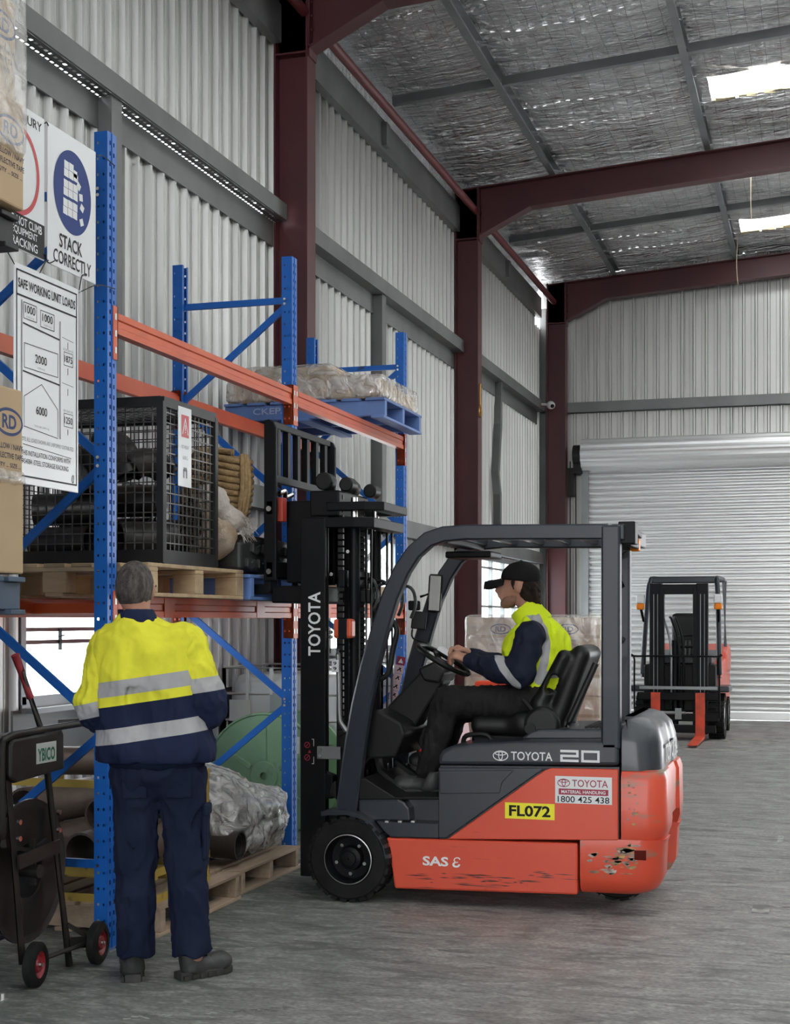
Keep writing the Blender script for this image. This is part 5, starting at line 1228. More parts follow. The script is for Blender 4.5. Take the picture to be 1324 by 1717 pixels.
# --- carriage, load backrest, forks
BX = -3.07; ya, yb = 7.655, 8.70; zA, zB = 1.785, 2.715
for y in (ya, yb-.02):
    p = [(BX-.03,zA),(BX+.045,zA),(BX+.045,zB-.05),(BX+.03,zB-.015),(BX,zB),(BX-.03,zB-.005)]
    MB().prism(p, 'y', y, y+.03).build('backrest_side', M_fk, fk, bevel=.006)
MB().box(BX-.02, BX+.02, ya+.03, yb-.03, zB-.045, zB-.005).build('backrest_top', M_fk, fk, bevel=.006)
for k in range(6): y = ya+.11+.162*k; MB().box(BX-.02, BX+.015, y, y+.045, 2.38, zB-.02).build('backrest_bar', M_fk, fk)
MB().box(BX-.02, BX+.02, ya+.03, yb-.03, 2.36, 2.40).build('backrest_rail', M_fk, fk); 
MB().box(BX-.02, BX+.03, ya+.0, yb, 2.16, 2.25).build('carriage_bar', M_fk, fk, bevel=.008); MB().box(BX-.02, BX+.03, ya+.0, yb, 1.80, 1.90).build('carriage_bar', M_fk, fk, bevel=.008)
for y in (7.86, 8.20): MB().box(BX+.03, -2.86, y, y+.06, 1.78, 2.26).build('carriage_plate', M_fk, fk, bevel=.006)
MB().box(BX+.02, BX+.06, 7.72, 7.79, 2.13, 2.27).build('locking_lever', pmat('lever_red', (.42,.05,.03), .45), fk, bevel=.004)
cl = MB(); cl.tube([(BX+.04,7.72,2.29),(BX+.05,7.78,2.31),(BX+.03,7.84,2.28),(BX+.05,7.9,2.30)], .016, 8); cl.build('hose_clamp', M_chrome, fk, smooth=60)
bl = MB()
for z in (1.84, 2.20): bl.cyl((BX+.005,ya-.014,z),(BX+.005,ya,z),.016,n=10)
bl.build('bolts', M_chrome, fk)['kind'] = 'stuff'
for y in (7.68, 8.13):
    p = [(BX+.0,2.22),(BX-.04,2.22),(BX-.04,1.77),(BX-1.08,1.735),(BX-1.08,1.725),(BX-.02,1.71),(BX+.0,1.73)]
    MB().prism(p, 'y', y, y+.11).build('fork', M_fk, fk, bevel=.004)
MB().box(BX-.01, BX+.25, 7.72, 8.42, 1.66, 1.76).build('carriage_foot', M_fk, fk, bevel=.01)
# --- cab
Yc = 8.06
def G(px, py): return onY(px, py, Yc)
MB().prism([G(*p) for p in ((597,1225),(640,1206),(652,1188),(660,1184),(700,1206),(706,1225),(690,1262),(650,1264),(628,1288),(604,1308),(597,1308))], 'y', 7.72, 8.42).build('front_cowl', M_plast, fk, bevel=.014)
MB().prism([G(*p) for p in ((656,1184),(712,1125),(738,1120),(752,1132),(748,1146),(700,1222))], 'y', 7.96, 8.16).build('steering_column', M_plast, fk, bevel=.014)
MB().prism([G(*p) for p in ((712,1120),(738,1108),(756,1126),(748,1144),(722,1140))], 'y', 7.90, 8.22).build('column_shroud', M_plast, fk, bevel=.014)
MB().prism([G(*p) for p in ((700,1225),(716,1214),(722,1216),(718,1258),(706,1262),(698,1250))], 'y', 8.1, 8.3).build('side_bracket', M_plast, fk, bevel=.006)
wc = Vector((G(743,1106)[0], Yc, G(743,1106)[1])); wn = Vector((.50,0,.866)); wu = Vector((.866,0,-.5)); wv = Vector((0,1,0))
MB().tube([wc+(wu*cos(a)+wv*sin(a))*.165 for a in np.linspace(0,2*pi,33)[:-1]], .016, 10, closed=True).build('steering_wheel', M_plast, fk, smooth=60)
for a in (0, 2.2, 4.1): MB().bar(wc-wn*.03, wc+(wu*cos(a)+wv*sin(a))*.16, .035, .014, wn).build('wheel_spoke', M_plast, fk)
MB().cyl(wc-wn*.06, wc-wn*.005, .05, .04, n=20).build('wheel_hub', M_plast, fk, smooth=40)
dp = MB(); dp.cbox(wc+wu*(-.01)+Vector((0,.12,.035)), (.10,.10,.02), Matrix((wu,wv,wn)).transposed()); dp.build('display_pad', M_letter, fk)
# pedals and their linkage
pd = MB(); a_ = [G(*p) for p in ((650,1262),(655,1285),(672,1300),(690,1312))]; pd.sweep([(x,7.86,z) for x,z in a_], [(-.03,-.012),(.03,-.012),(.03,.012),(-.03,.012)], side=(0,1,0)); pd.build('pedal', M_plast, fk)
pd = MB(); a_ = [G(*p) for p in ((662,1278),(680,1292),(700,1305))]; pd.sweep([(x,8.1,z) for x,z in a_], [(-.03,-.012),(.03,-.012),(.03,.012),(-.03,.012)], side=(0,1,0)); pd.build('pedal', M_plast, fk)
x, z = G(690,1310); MB().cbox((x,7.86,z), (.06,.07,.015), rotm(0,.6,0)).build('pedal_pad', M_chrome, fk)
# seat
sc_ = G(868, 1213)
sdf_mesh(lambda P: smin(d_box(P, (sc_[0],Yc,sc_[1]), (.225,.25,.055), .045), d_box(P, (sc_[0]+.12,Yc,sc_[1]+.02), (.10,.27,.065), .05), .05), (sc_[0]-.28,7.72,sc_[1]-.12), (sc_[0]+.30,8.40,sc_[1]+.14), .014, 'seat_cushion', M_seat, fk)
bc = G(962, 1150); Rb = np.array(rotm(0, radians(21), 0))
def back(P):
    d = d_box(P, (bc[0],Yc,bc[1]), (.055,.235,.245), .05, Rb)
    for s in (-1, 1):
        d = smin(d, d_cap(P, (bc[0]-.16,Yc+s*.20,bc[1]-.10), (bc[0]-.02,Yc+s*.21,bc[1]+.17), .045, .040), .03)
        d = smin(d, d_cap(P, (bc[0]-.16,Yc+s*.20,bc[1]-.10), (bc[0]-.06,Yc+s*.20,bc[1]-.25), .05, .05), .03)
    d = np.maximum(d, -d_box(P, (bc[0]-.085,Yc,bc[1]+.02), (.025,.5,.055), .025, np.array(rotm(0,radians(26),0))))
    return d
sdf_mesh(back, (bc[0]-.32,7.72,bc[1]-.38), (bc[0]+.26,8.40,bc[1]+.32), .013, 'seat_back', M_seat, fk)
hp = G(925,1215); MB().cyl((hp[0],7.74,hp[1]+.02),(hp[0],7.80,hp[1]+.02),.10,n=28).build('recliner_cover', M_seat, fk, bevel=.02, smooth=40); MB().cyl((hp[0]-.06,7.725,hp[1]-.0),(hp[0]-.06,7.75,hp[1]-.0),.03,n=18).build('recliner_knob', M_plast, fk, smooth=40)
b0 = G(820,1240); MB().box(b0[0]-.05, b0[0]+.40, 7.82, 8.30, b0[1]-.03, sc_[1]-.05).build('seat_base', M_fk, fk, bevel=.02)
MB().tube([(b0[0]-.09,7.80,b0[1]-.02),(b0[0]-.07,7.79,b0[1]+.04),(b0[0]+.04,7.79,b0[1]+.05),(b0[0]+.09,7.79,b0[1]+.0)], .014, 8).build('slide_lever', M_plast, fk, smooth=60)
kn = [G(*p) for p in ((955,1215),(985,1150),(1003,1110))]; MB().tube([(x+.02,7.84,z) for x,z in kn], .018, 8).build('grab_cable', M_cable, fk, smooth=60)
# mirrors and small boxes on the pillars
mc = onY(731, 995, 8.50); mr = MB(); mr.cbox((mc[0],8.47,mc[1]), (.085,.03,.235), rotm(0,.06,.35)); mr.build('mirror_housing', M_plast, fk, bevel=.018)
mr = MB(); mr.cbox((mc[0]+.003,8.452,mc[1]), (.068,.006,.215), rotm(0,.06,.35)); mr.build('mirror_face', M_mirror, fk, bevel=.003); MB().tube([(mc[0]-.10,8.5,mc[1]-.02),(mc[0]-.03,8.48,mc[1])], .009, 6).build('mirror_arm', M_plast, fk)
mc = G(668,990); mr = MB(); mr.cbox((mc[0],7.95,mc[1]), (.02,.10,.26), rotm(0,.12,.2)); mr.build('mirror_housing', M_plast, fk, bevel=.008)
mc = G(730,1172); mr = MB(); mr.cbox((mc[0],8.15,mc[1]), (.045,.03,.10), rotm(0,0,.3)); mr.build('mirror_housing', M_plast, fk, bevel=.012)
mc = onY(703, 1040, 8.45); MB().cbox((mc[0],8.44,mc[1]), (.09,.07,.11), rotm(0,.12,.3)).build('control_box', M_plast, fk, bevel=.006); MB().box(mc[0]-.06, mc[0]+.0, 8.40, 8.48, mc[1]+.06, mc[1]+.12).build('clamp', M_plast, fk, bevel=.01)
MB().tube([(mc[0]-.03,8.4,mc[1]-.05),(mc[0]-.02,8.38,mc[1]-.11),(mc[0]+.08,8.36,mc[1]-.14)], .006, 6).build('box_cable', M_cable, fk, smooth=60)
hp_ = onY(690, 1000, 8.2)
for k in range(4): 
    x, z = onY(620+17*k, 985+4*k, 8.1); MB().tube([(x-.12,8.0+.05*k,z+.01),(x-.05,8.02+.05*k,z+.05),(x+.05,8.0+.05*k,z+.04),(x+.08,8.0+.05*k,z-.05),(x+.05,8.0+.05*k,z-.14)], .010, 6).build('hydraulic_hose', M_cable, fk, smooth=60)
x, z = onY(608, 1003, 7.95); MB().box(x-.07, x+.06, 7.9, 8.1, z-.03, z+.05).build('valve_block', M_plast, fk, bevel=.01)
# warning strip down the far pillar
sp = [onY(px, py, 8.49) for px, py in ((672,1108),(660,1165))]
for k in range(5):
    x = sp[0][0]+(sp[1][0]-sp[0][0])*k/4; z = sp[0][1]+(sp[1][1]-sp[0][1])*k/4-.0
    m_ = flat([rect(-.028,-.026,.028,.026)], M_dred if k == 0 else M_pinkw, fk, MY(x, 8.49, z, -.16)); 
    flat([[(-.016,-.014),(.016,-.014),(0,.016)]] if k == 0 else [line(-.012,-.01,.012,.01,.007), line(.012,-.012,.0,.012,.006)], M_letter if k == 0 else M_black, fk, MY(x, 8.49, z, -.16), off=.002)
# --- decals on the near side
def D(px, py): return onY(px, py, YN)
def emblem(cx, cz, w, mat, y, t=.005):
    q = ringquads(0,0,w/2,w*.33,t,36)+ringquads(0,w*.02,w*.15,w*.31,t,28)+ringquads(0,w*.14,w*.38,w*.13,t,32)
    flat(q, mat, fk, MY(cx, y, cz))
x, z = D(839, 1267); emblem(x, z, .085, M_letter, YN-.001)
x, z = D(891, 1268); text('TOYOTA', .225, .046, M_letter, fk, MY(x, YN-.001, z), .012)
# outlined block "20"
x, z = D(972, 1268)
def seg20(x0, strokes): return [rect(x0+a, b, x0+c, d) for a,b,c,d in strokes]
t = .013; W_, H_ = .098, .064
two = [(-W_/2, H_/2-t, W_/2, H_/2), (W_/2-t, 0-t/2, W_/2, H_/2-t), (-W_/2, -t/2, W_/2-t, t/2), (-W_/2, -H_/2, -W_/2+t, -t/2), (-W_/2+t, -H_/2, W_/2, -H_/2+t)]
zer = [(-W_/2, H_/2-t, W_/2, H_/2), (-W_/2, -H_/2, W_/2, -H_/2+t), (-W_/2, -H_/2+t, -W_/2+t, H_/2-t), (W_/2-t, -H_/2+t, W_/2, H_/2-t)]
flat(seg20(-.056, two)+seg20(.056, zer), M_letter, fk, MY(x, YN-.001, z))
x, z = D(978, 1325); flat([rect(-.151,-.072,.151,.072)], M_letter, fk, MY(x, YN-.0042, z)); 
text('TOYOTA', .19, .038, M_dred, fk, MY(x+.035, YN-.0048, z+.036), .008); 
q = ringquads(0,0,.034,.022,.004,30)+ringquads(0,.002,.011,.021,.004,22)+ringquads(0,.01,.026,.009,.004,26); flat(q, M_dred, fk, MY(x-.105, YN-.0048, z+.036))
flat([rect(-.132,-.026,.132,.006)], M_dred, fk, MY(x, YN-.0048, z)); text('MATERIAL HANDLING', .235, .018, M_letter, fk, MY(x, YN-.0055, z-.010), .02)
text('1800 425 438', .275, .033, M_black, fk, MY(x, YN-.0048, z-.050), .008)
x, z = D(888, 1360); flat([rect(-.135,-.043,.135,.043)], M_yelst, fk, MY(x, YN-.0042, z)); text('FL072', .225, .060, M_black, fk, MY(x, YN-.0048, z), .03)
x, z = D(730, 1444); text('SAS', .145, .052, M_letter, fk, MY(x, YN-.001, z), .03); 
x, z = D(765, 1446); text('\u03b5', .045, .056, M_letter, fk, MY(x, YN-.001, z), .012, shear=.15)
# rear lettering
text('TOYOTA', .62, .10, M_letter, fk, MX(XR-.024, 8.06, zt1+.075), .03, off=.006)
# ================================================================== PARKED FORKLIFT in front of the roller door
f2 = thing('forklift', 'parked forklift with lowered orange forks facing out from the roller door', 'forklift', (-1.86, 19.6, 0))
cxx = -1.86
for s in (-1, 1):
    tyre_wheel(f2, (cxx+s*.47, 19.3, .30), .30, .20, (s,0,0), lugs=20, rimmat=M_fk)
    tyre_wheel(f2, (cxx+s*.44, 20.75, .24), .24, .17, (s,0,0), lugs=16, rimmat=M_fk)
    xa = cxx+s*.30
    MB().box(xa-.075, xa+.075, 18.92, 19.05, .08, 2.04).build('outer_mast_rail', M_fk, f2, bevel=.008)
    MB().box(xa-s*.085-.03, xa-s*.085+.03, 18.90, 19.0, .12, 1.98).build('inner_mast_rail', M_fk, f2, bevel=.006)
    MB().box(xa-.022, xa-.014, 18.915, 18.92, .3, 1.9).build('rail_edge', M_galv, f2); MB().box(xa+.030, xa+.036, 18.915, 18.92, .3, 1.9).build('rail_edge', M_galv, f2)
    xf = cxx+s*.285
    p = [(18.86,.62),(18.82,.62),(18.82,.075),(17.72,.04),(17.72,.03),(18.84,.03),(18.86,.06)]
    MB().prism(p, 'x', xf-.06, xf+.06).build('fork', pmat('fork_orange_%d'%(s+1), (.72,.075,.03), .5, 0, (.45,.06,.03), 8, 5), f2, bevel=.004)
    MB().tube([(cxx+s*.50,19.25,.80),(cxx+s*.49,19.3,1.2),(cxx+s*.46,19.5,1.9),(cxx+s*.44,19.62,2.08),(cxx+s*.43,19.8,2.13),(cxx+s*.43,20.9,2.14)], .035, 10).build('guard_rail', M_fgu, f2, smooth=50)
    MB().tube([(cxx+s*.45,20.9,2.12),(cxx+s*.46,21.0,.95)], .035, 10).build('rear_post', M_fgu, f2, smooth=50)
    xl = cxx+s*.50
    MB().box(xl-.055, xl+.055, 18.95, 19.05, 1.78, 1.90).build('head_lamp', M_tank, f2, bevel=.02); MB().box(xl-.05, xl+.05, 18.95, 19.04, 1.70, 1.78).build('indicator_lamp', M_amber, f2, bevel=.02)
    MB().tube([(xl,19.02,1.72),(cxx+s*.49,19.25,1.55)], .018, 8).build('lamp_arm', M_fk, f2)
    MB().box(cxx+s*.50-.14, cxx+s*.50+.14, 19.05, 19.6, .62, .70).build('fender', M_fg, f2, bevel=.02)
MB().box(cxx-.37, cxx+.37, 18.93, 19.04, 1.90, 2.03).build('mast_head', M_fk, f2, bevel=.01)
for z in (.52, .25): MB().box(cxx-.52, cxx+.52, 18.84, 18.92, z, z+.10).build('carriage_bar', M_fk, f2, bevel=.01)
MB().tube([(cxx-.56,18.85,.30),(cxx-.56,18.85,1.04),(cxx-.53,18.85,1.09),(cxx+.47,18.85,1.09),(cxx+.52,18.85,1.05),(cxx+.53,18.85,.30)], .012, 8).build('load_guard', M_fk, f2, smooth=60)
MB().box(cxx-.5, cxx+.5, 18.88, 18.90, .66, .70).build('load_guard_bar', M_galv, f2)
MB().cyl((cxx-.05,19.0,.2),(cxx-.05,19.0,1.3),.045,n=14).build('lift_cylinder', M_fk, f2, smooth=40)
for k, x in enumerate((-.10, .0, .06)): MB().tube([(cxx+x,18.96,.4),(cxx+x,18.95,1.2),(cxx+x-.10,19.1,1.55),(cxx+x-.15,19.3,1.6)], .016, 8).build('hydraulic_hose', M_fk if k else M_galv, f2, smooth=60)
MB().prism([(19.35,.35),(21.0,.30),(21.35,.35),(21.4,1.0),(21.25,1.12),(19.9,1.0),(19.55,.85),(19.35,.85)], 'x', cxx-.50, cxx+.50).build('chassis', M_fo, f2, bevel=.05)
MB().prism([(20.4,.8),(21.36,.8),(21.36,1.15),(21.2,1.22),(20.5,1.12)], 'x', cxx-.515, cxx+.515).build('counterweight', M_fo, f2, bevel=.06)
MB().box(cxx-.47, cxx+.47, 19.1, 19.5, .35, .98).build('front_cowl', M_plast, f2, bevel=.03)
MB().box(cxx-.40, cxx+.40, 19.2, 19.55, .98, 1.08).build('dashboard', M_fg, f2, bevel=.02)
wc2 = Vector((cxx+.06,19.62,1.28)); wn2 = Vector((0,-.45,.9)).normalized(); a2, b2 = frame_of(wn2)
MB().tube([wc2+(a2*cos(a)+b2*sin(a))*.17 for a in np.linspace(0,2*pi,25)[:-1]], .018, 8, closed=True).build('steering_wheel', M_plast, f2, smooth=60); MB().cyl((cxx+.06,19.45,1.0),wc2,.035,n=10).build('steering_column', M_plast, f2)
sdf_mesh(lambda P: smin(d_box(P, (cxx,20.25,1.10), (.24,.24,.06), .05), d_box(P, (cxx,20.52,1.38), (.25,.06,.28), .05), .05), (cxx-.3,19.95,1.0), (cxx+.3,20.65,1.72), .03, 'seat', M_seat, f2)
MB().prism([(19.56,.84),(21.3,1.02),(21.3,1.16),(20.6,1.14),(19.7,1.02)], 'x', cxx-.40, cxx+.40).build('hood', M_fg, f2, bevel=.04)
MB().box(cxx-.43, cxx+.43, 20.84, 20.90, 2.10, 2.16).build('guard_bar', M_fgu, f2); MB().box(cxx-.43, cxx+.43, 19.62, 19.70, 2.06, 2.15).build('guard_bar', M_fgu, f2, bevel=.015)
for k in range(4): MB().box(cxx-.42, cxx+.42, 19.9+.25*k, 19.94+.25*k, 2.12, 2.15).build('guard_bar', M_fgu, f2)
MB().box(cxx-.03, cxx+.05, 18.78, 18.84, .28, .42).build('side_shifter', M_galv, f2); MB().cyl((cxx-.4,18.82,.36),(cxx+.1,18.82,.36),.022,n=10).build('shift_cylinder', M_galv, f2)
MB().box(cxx-.50, cxx+.48, 18.86, 18.94, .10, .20).build('lower_carriage', M_fk, f2, bevel=.01)

# ================================================================== PEOPLE
M_skin = pmat('skin', (.50,.27,.19), .5, 0, (.42,.20,.14), 12, 4, spec=.35)
M_hairg = pmat('grey_hair', (.035,.028,.025), .7, 0, (.115,.10,.092), 60, 6, .4, .65, bump=.8, bscale=300, stretch=(1,1,.3))
M_hairb = pmat('dark_brown_hair', (.010,.006,.004), .7, 0, (.03,.017,.011), 40, 6, bump=.8, bscale=200, spec=.2)
M_navy = pmat('navy_cloth', (.010,.016,.048), .85, 0, (.016,.024,.064), 6, 5, bump=.25, bscale=14, spec=.2)
M_navyk = pmat('navy_rib_knit', (.007,.011,.03), .9, 0, bump=.3, bscale=60, spec=.15)
M_trou = pmat('navy_drill_trousers', (.008,.012,.033), .88, 0, (.015,.020,.046), 5, 6, bump=.35, bscale=11, spec=.15)
M_blk = pmat('black_trousers', (.012,.0115,.012), .85, 0, (.020,.019,.019), 6, 5, bump=.3, bscale=12, spec=.2)
M_boot = pmat('scuffed_boot', (.020,.020,.021), .55, 0, (.045,.045,.045), 12, 6, bump=.2, bscale=30)
M_sole = pmat('boot_sole', (.018,.018,.018), .7, 0, (.035,.035,.033), 15)
M_capc = pmat('black_cap', (.009,.0085,.009), .8, 0, bump=.2, bscale=250, spec=.2)
YEL = (.80,.77,.055); NAV = (.011,.017,.050); SIL = (.42,.42,.43)
def bandmat(name, stops, kx=0., ky=0., z0=0., z1=2., bump=.3, bscale=12):
    """cloth with sewn-on tapes: constant bands along z+kx*x+ky*y (object space); stops = [(z, colour)] rising"""
    m = bpy.data.materials.new(name); m.use_nodes = True; nt = m.node_tree; L = nt.links.new; b = nt.nodes['Principled BSDF']
    b.inputs['Roughness'].default_value = .8; b.inputs['Specular IOR Level'].default_value = .2
    tc = nd(nt, 'ShaderNodeTexCoord'); sx = nd(nt, 'ShaderNodeSeparateXYZ'); L(tc.outputs['Object'], sx.inputs[0])
    a = nd(nt, 'ShaderNodeMath', operation='MULTIPLY_ADD'); L(sx.outputs[0], a.inputs[0]); a.inputs[1].default_value = kx; L(sx.outputs[2], a.inputs[2])
    a2_ = nd(nt, 'ShaderNodeMath', operation='MULTIPLY_ADD'); L(sx.outputs[1], a2_.inputs[0]); a2_.inputs[1].default_value = ky; L(a.outputs[0], a2_.inputs[2])
    r = nd(nt, 'ShaderNodeMapRange'); r.inputs[1].default_value = z0; r.inputs[2].default_value = z1; L(a2_.outputs[0], r.inputs[0])
    cr = nd(nt, 'ShaderNodeValToRGB'); cr.color_ramp.interpolation = 'CONSTANT'; e = cr.color_ramp.elements
    for i, (z, c) in enumerate(stops):
        p = min(1, max(0, (z-z0)/(z1-z0)))
        if i < 2: e[i].position = p; e[i].color = (*c, 1)
        else: el = e.new(p); el.color = (*c, 1)
    L(r.outputs[0], cr.inputs[0])
    n = nd(nt, 'ShaderNodeTexNoise'); n.inputs['Scale'].default_value = 7; n.inputs['Detail'].default_value = 6; L(tc.outputs['Object'], n.inputs[0])
    hs = nd(nt, 'ShaderNodeHueSaturation'); mr = nd(nt, 'ShaderNodeMapRange'); mr.inputs[1].default_value = .3; mr.inputs[2].default_value = .7; mr.inputs[3].default_value = .88; mr.inputs[4].default_value = 1.08; L(n.outputs['Fac'], mr.inputs[0]); L(mr.outputs[0], hs.inputs['Value']); L(cr.outputs[0], hs.inputs['Color']); L(hs.outputs[0], b.inputs['Base Color'])
    n2 = nd(nt, 'ShaderNodeTexNoise'); n2.inputs['Scale'].default_value = bscale; n2.inputs['Detail'].default_value = 5; n2.inputs['Distortion'].default_value = .6; L(tc.outputs['Object'], n2.inputs[0])
    bp = nd(nt, 'ShaderNodeBump'); bp.inputs['Strength'].default_value = bump; bp.inputs['Distance'].default_value = .02; L(n2.outputs['Fac'], bp.inputs['Height']); L(bp.outputs[0], b.inputs['Normal'])
    return m
def union(P, prims, k):
    d = None
    for p in prims:
        if p[0] == 'c': e = d_cap(P, *p[1:])
        elif p[0] == 'e': e = d_ell(P, *p[1:])
        else: e = d_box(P, *p[1:])
        d = e if d is None else smin(d, e, k)
    return d
def bounds(prims, pad=.04):
    lo = np.full(3, 9e9); hi = -lo
    for p in prims:
        if p[0] == 'c':
            for q, r in ((p[1],p[3]),(p[2],p[4])): lo = np.minimum(lo, np.array(q)-r); hi = np.maximum(hi, np.array(q)+r)
        elif p[0] == 'e': m = max(p[2]) if len(p) > 3 else None; r = np.array(p[2]) if m is None else m; lo = np.minimum(lo, np.array(p[1])-r); hi = np.maximum(hi, np.array(p[1])+r)
        else: r = np.linalg.norm(p[2]) if len(p) > 4 else np.array(p[2]); lo = np.minimum(lo, np.array(p[1])-r); hi = np.maximum(hi, np.array(p[1])+r)
    return lo-pad, hi+pad
def ridges(P, f, s, st=(1,1,.45)):
    q = P*np.array(st, np.float32); return 1-2.6*np.abs(vnoise(q, f, s))
def soft(name, prims, k, h, mat, parent, Mw=None, noise=((0,0,0),), clip=None, attr=None, pad=.04):
    lo, hi = bounds(prims, pad)
    def fn(P):
        d = union(P, prims, k)
        for a, f, s in noise:
            if a > 0: d = d+a*vnoise(P, f, s)
            elif a < 0: d = d+a*ridges(P, f, s)
        if clip is not None: d = np.maximum(d, clip(P))
        return d
    o = sdf_mesh(fn, lo, hi, h, name, mat, None, attr)
    if Mw is not None: o.matrix_basis = Mw
    put(o, parent); return o
def fingers(wrist, fwd, up, side, curl=.9, s=1.):
    """palm and five bent fingers; fwd from wrist to knuckles, up = back of the hand, side = towards the thumb"""
    w = Vector(wrist); f = Vector(fwd).normalized(); u = Vector(up).normalized(); t = Vector(side).normalized(); pr = []
    T = lambda v: tuple(v)
    for j in (-.026, -.009, .009, .026): pr.append(('c', T(w+f*.012*s+t*j*.8*s), T(w+f*.085*s+t*j*s), .016*s, .0125*s))
    L = (.062,.078,.084,.074)
    for i, j in enumerate((-.029,-.010,.010,.029)):
        p = w+f*.088*s+t*j*s; ang = 0; q = p
        for seg in (.45,.32,.23):
            ang += curl*(.75 if seg > .4 else .9); d = f*cos(ang)-u*sin(ang); q2 = q+d*L[i]*seg*1.15*s; pr.append(('c', T(q), T(q2), .0092*s, .0078*s)); q = q2
    p = w+f*.03*s+t*.030*s; q = p+(f*.55+t*.65-u*.35).normalized()*.042*s; pr.append(('c', T(p), T(q), .014*s, .0105*s)); q2 = q+(f*.85-u*.45+t*.1).normalized()*.034*s; pr.append(('c', T(q), T(q2), .0105*s, .0085*s))
    return pr
# ------------------------------------------------------------------ standing worker
def wpt(px, py): return ((px-262)/384.6, (1640-py)/384.6)
WO = (-2.80, 5.67, 0)
MW = Matrix(((cs,-sn,0,WO[0]),(sn,cs,0,WO[1]),(0,0,1,0),(0,0,0,1)))
wk = thing('person', 'worker seen from behind in yellow and navy reflective jacket, navy trousers and boots', 'person', WO)
HC = (-.098,.03,1.70); Rt = np.array(rotm(radians(-12),0,radians(8)))
body = [('e',HC,(.078,.097,.112),Rt), ('c',(-.098,.05,1.655),(-.10,.085,1.62),.060,.045), ('c',(-.09,.01,1.65),(-.07,0,1.50),.056,.062),
        ('e',(-.172,.035,1.685),(.012,.022,.034)), ('e',(-.022,.03,1.69),(.012,.022,.034)), ('c',(-.10,.13,1.70),(-.10,.145,1.68),.012,.014),
        ('c',(-.19,0,1.45),(.10,0,1.46),.06,.06), ('c',(-.06,0,1.40),(.0,0,1.0),.085,.085), ('c',(-.085,0,.93),(-.09,0,.50),.07,.05), ('c',(-.09,0,.50),(-.095,-.02,.10),.05,.04), ('c',(.11,0,.93),(.13,.03,.5),.07,.05), ('c',(.13,.03,.5),(.165,0,.10),.05,.04),
        ('c',(-.22,0,1.43),(-.27,.02,1.17),.045,.04), ('c',(-.27,.02,1.17),(-.16,.24,1.10),.038,.03), ('c',(.16,0,1.45),(.235,-.01,1.21),.045,.04), ('c',(.235,-.01,1.21),(.12,.22,1.12),.038,.03)]
body += fingers((-.155,.25,1.10),(.75,.6,.05),(0,.5,.9),(.3,-.2,.6)) + fingers((.115,.23,1.12),(-.75,.6,.05),(0,.5,.9),(-.3,-.2,.6))
soft('body', body, .018, .0075, M_skin, wk, MW)
hairp = [('e',(HC[0],HC[1]-.004,HC[2]+.006),(.084,.102,.116),Rt)]
def hair_clip(P):     # bare below the ears and on the face
    return np.maximum(1.650-P[...,2]-.35*(P[...,1]-HC[1])*-1*.0-.02*np.cos(P[...,0]*40)*0, P[...,1]-HC[1]-.055-(P[...,2]-HC[2])*.9)
def hairf(P): return 1.628-P[...,2]+np.maximum(0, P[...,1]-.0)*.9
soft('hair', hairp, 0, .007, M_hairg, wk, MW, noise=((.0025,120,2),(.0015,260,3)), clip=lambda P: np.maximum(hairf(P), P[...,1]-HC[1]-.07))
MB().tube([(-.017,.02,1.705),(-.012,.07,1.71),(-.02,.12,1.715)], .003, 5).build('spectacle_arm', M_bsteel, wk).matrix_basis = MW
j = [('c',(-.115,0,1.00),(-.125,.0,1.37),.135,.125), ('c',(.105,0,1.00),(.045,.0,1.37),.135,.125), ('c',(-.205,0,1.45),(.125,0,1.472),.070,.070), ('c',(-.09,0,1.50),(-.06,0,1.40),.10,.14), ('e',(0,-.005,.985),(.225,.155,.085))]
jw = bandmat('worker_jacket_bands', [(0.0,NAV),(1.050,SIL),(1.117,NAV),(1.213,YEL),(1.255,SIL),(1.322,YEL)], kx=-.145, z0=.8, z1=1.7, bump=.35, bscale=9)
jk = soft('jacket', j, .07, .009, jw, wk, MW, noise=((.008,18,41),(-.011,26,42),(-.006,55,43)), clip=lambda P: np.maximum(.945-P[...,2], -d_cap(P,(-.085,.0,1.5),(-.10,.03,1.8),.062,.075)))
soft('waistband', [('e',(.005,-.005,.945),(.212,.145,.06))], 0, .009, M_navyk, wk, MW, noise=((.003,90,44),), clip=lambda P: np.maximum(P[...,2]-.965, .90-P[...,2]))
soft('collar', [('c',(-.078,-.005,1.545),(-.092,.012,1.60),.090,.076)], 0, .008, M_navy, wk, MW, noise=((.003,60,45),), clip=lambda P: np.maximum(P[...,2]-(1.608-.05*P[...,1]), np.maximum(1.545-P[...,2], -d_cap(P,(-.078,-.005,1.5),(-.096,.02,1.7),.072,.066))))
sl_ = bandmat('worker_sleeve_bands_a', [(0.0,NAV),(1.135,SIL),(1.200,YEL)], kx=-.2, z0=.8, z1=1.7, bump=.3, bscale=12)
sl_ = bandmat('worker_sleeve_bands_a', [(0.0,NAV),(1.195,SIL),(1.262,YEL)], kx=-.22, z0=.8, z1=1.7, bump=.3, bscale=12)
sr_ = bandmat('worker_sleeve_bands_b', [(0.0,NAV),(1.215,SIL),(1.280,YEL)], kx=-.145, z0=.8, z1=1.7, bump=.3, bscale=12)
soft('sleeve', [('c',(-.205,0,1.44),(-.268,.0,1.20),.082,.074), ('c',(-.268,.0,1.20),(-.255,.03,1.15),.074,.066), ('c',(-.255,.03,1.15),(-.17,.22,1.11),.064,.050)], .04, .008, sl_, wk, MW, noise=((.006,34,51),(-.009,40,52),(-.004,80,53)))
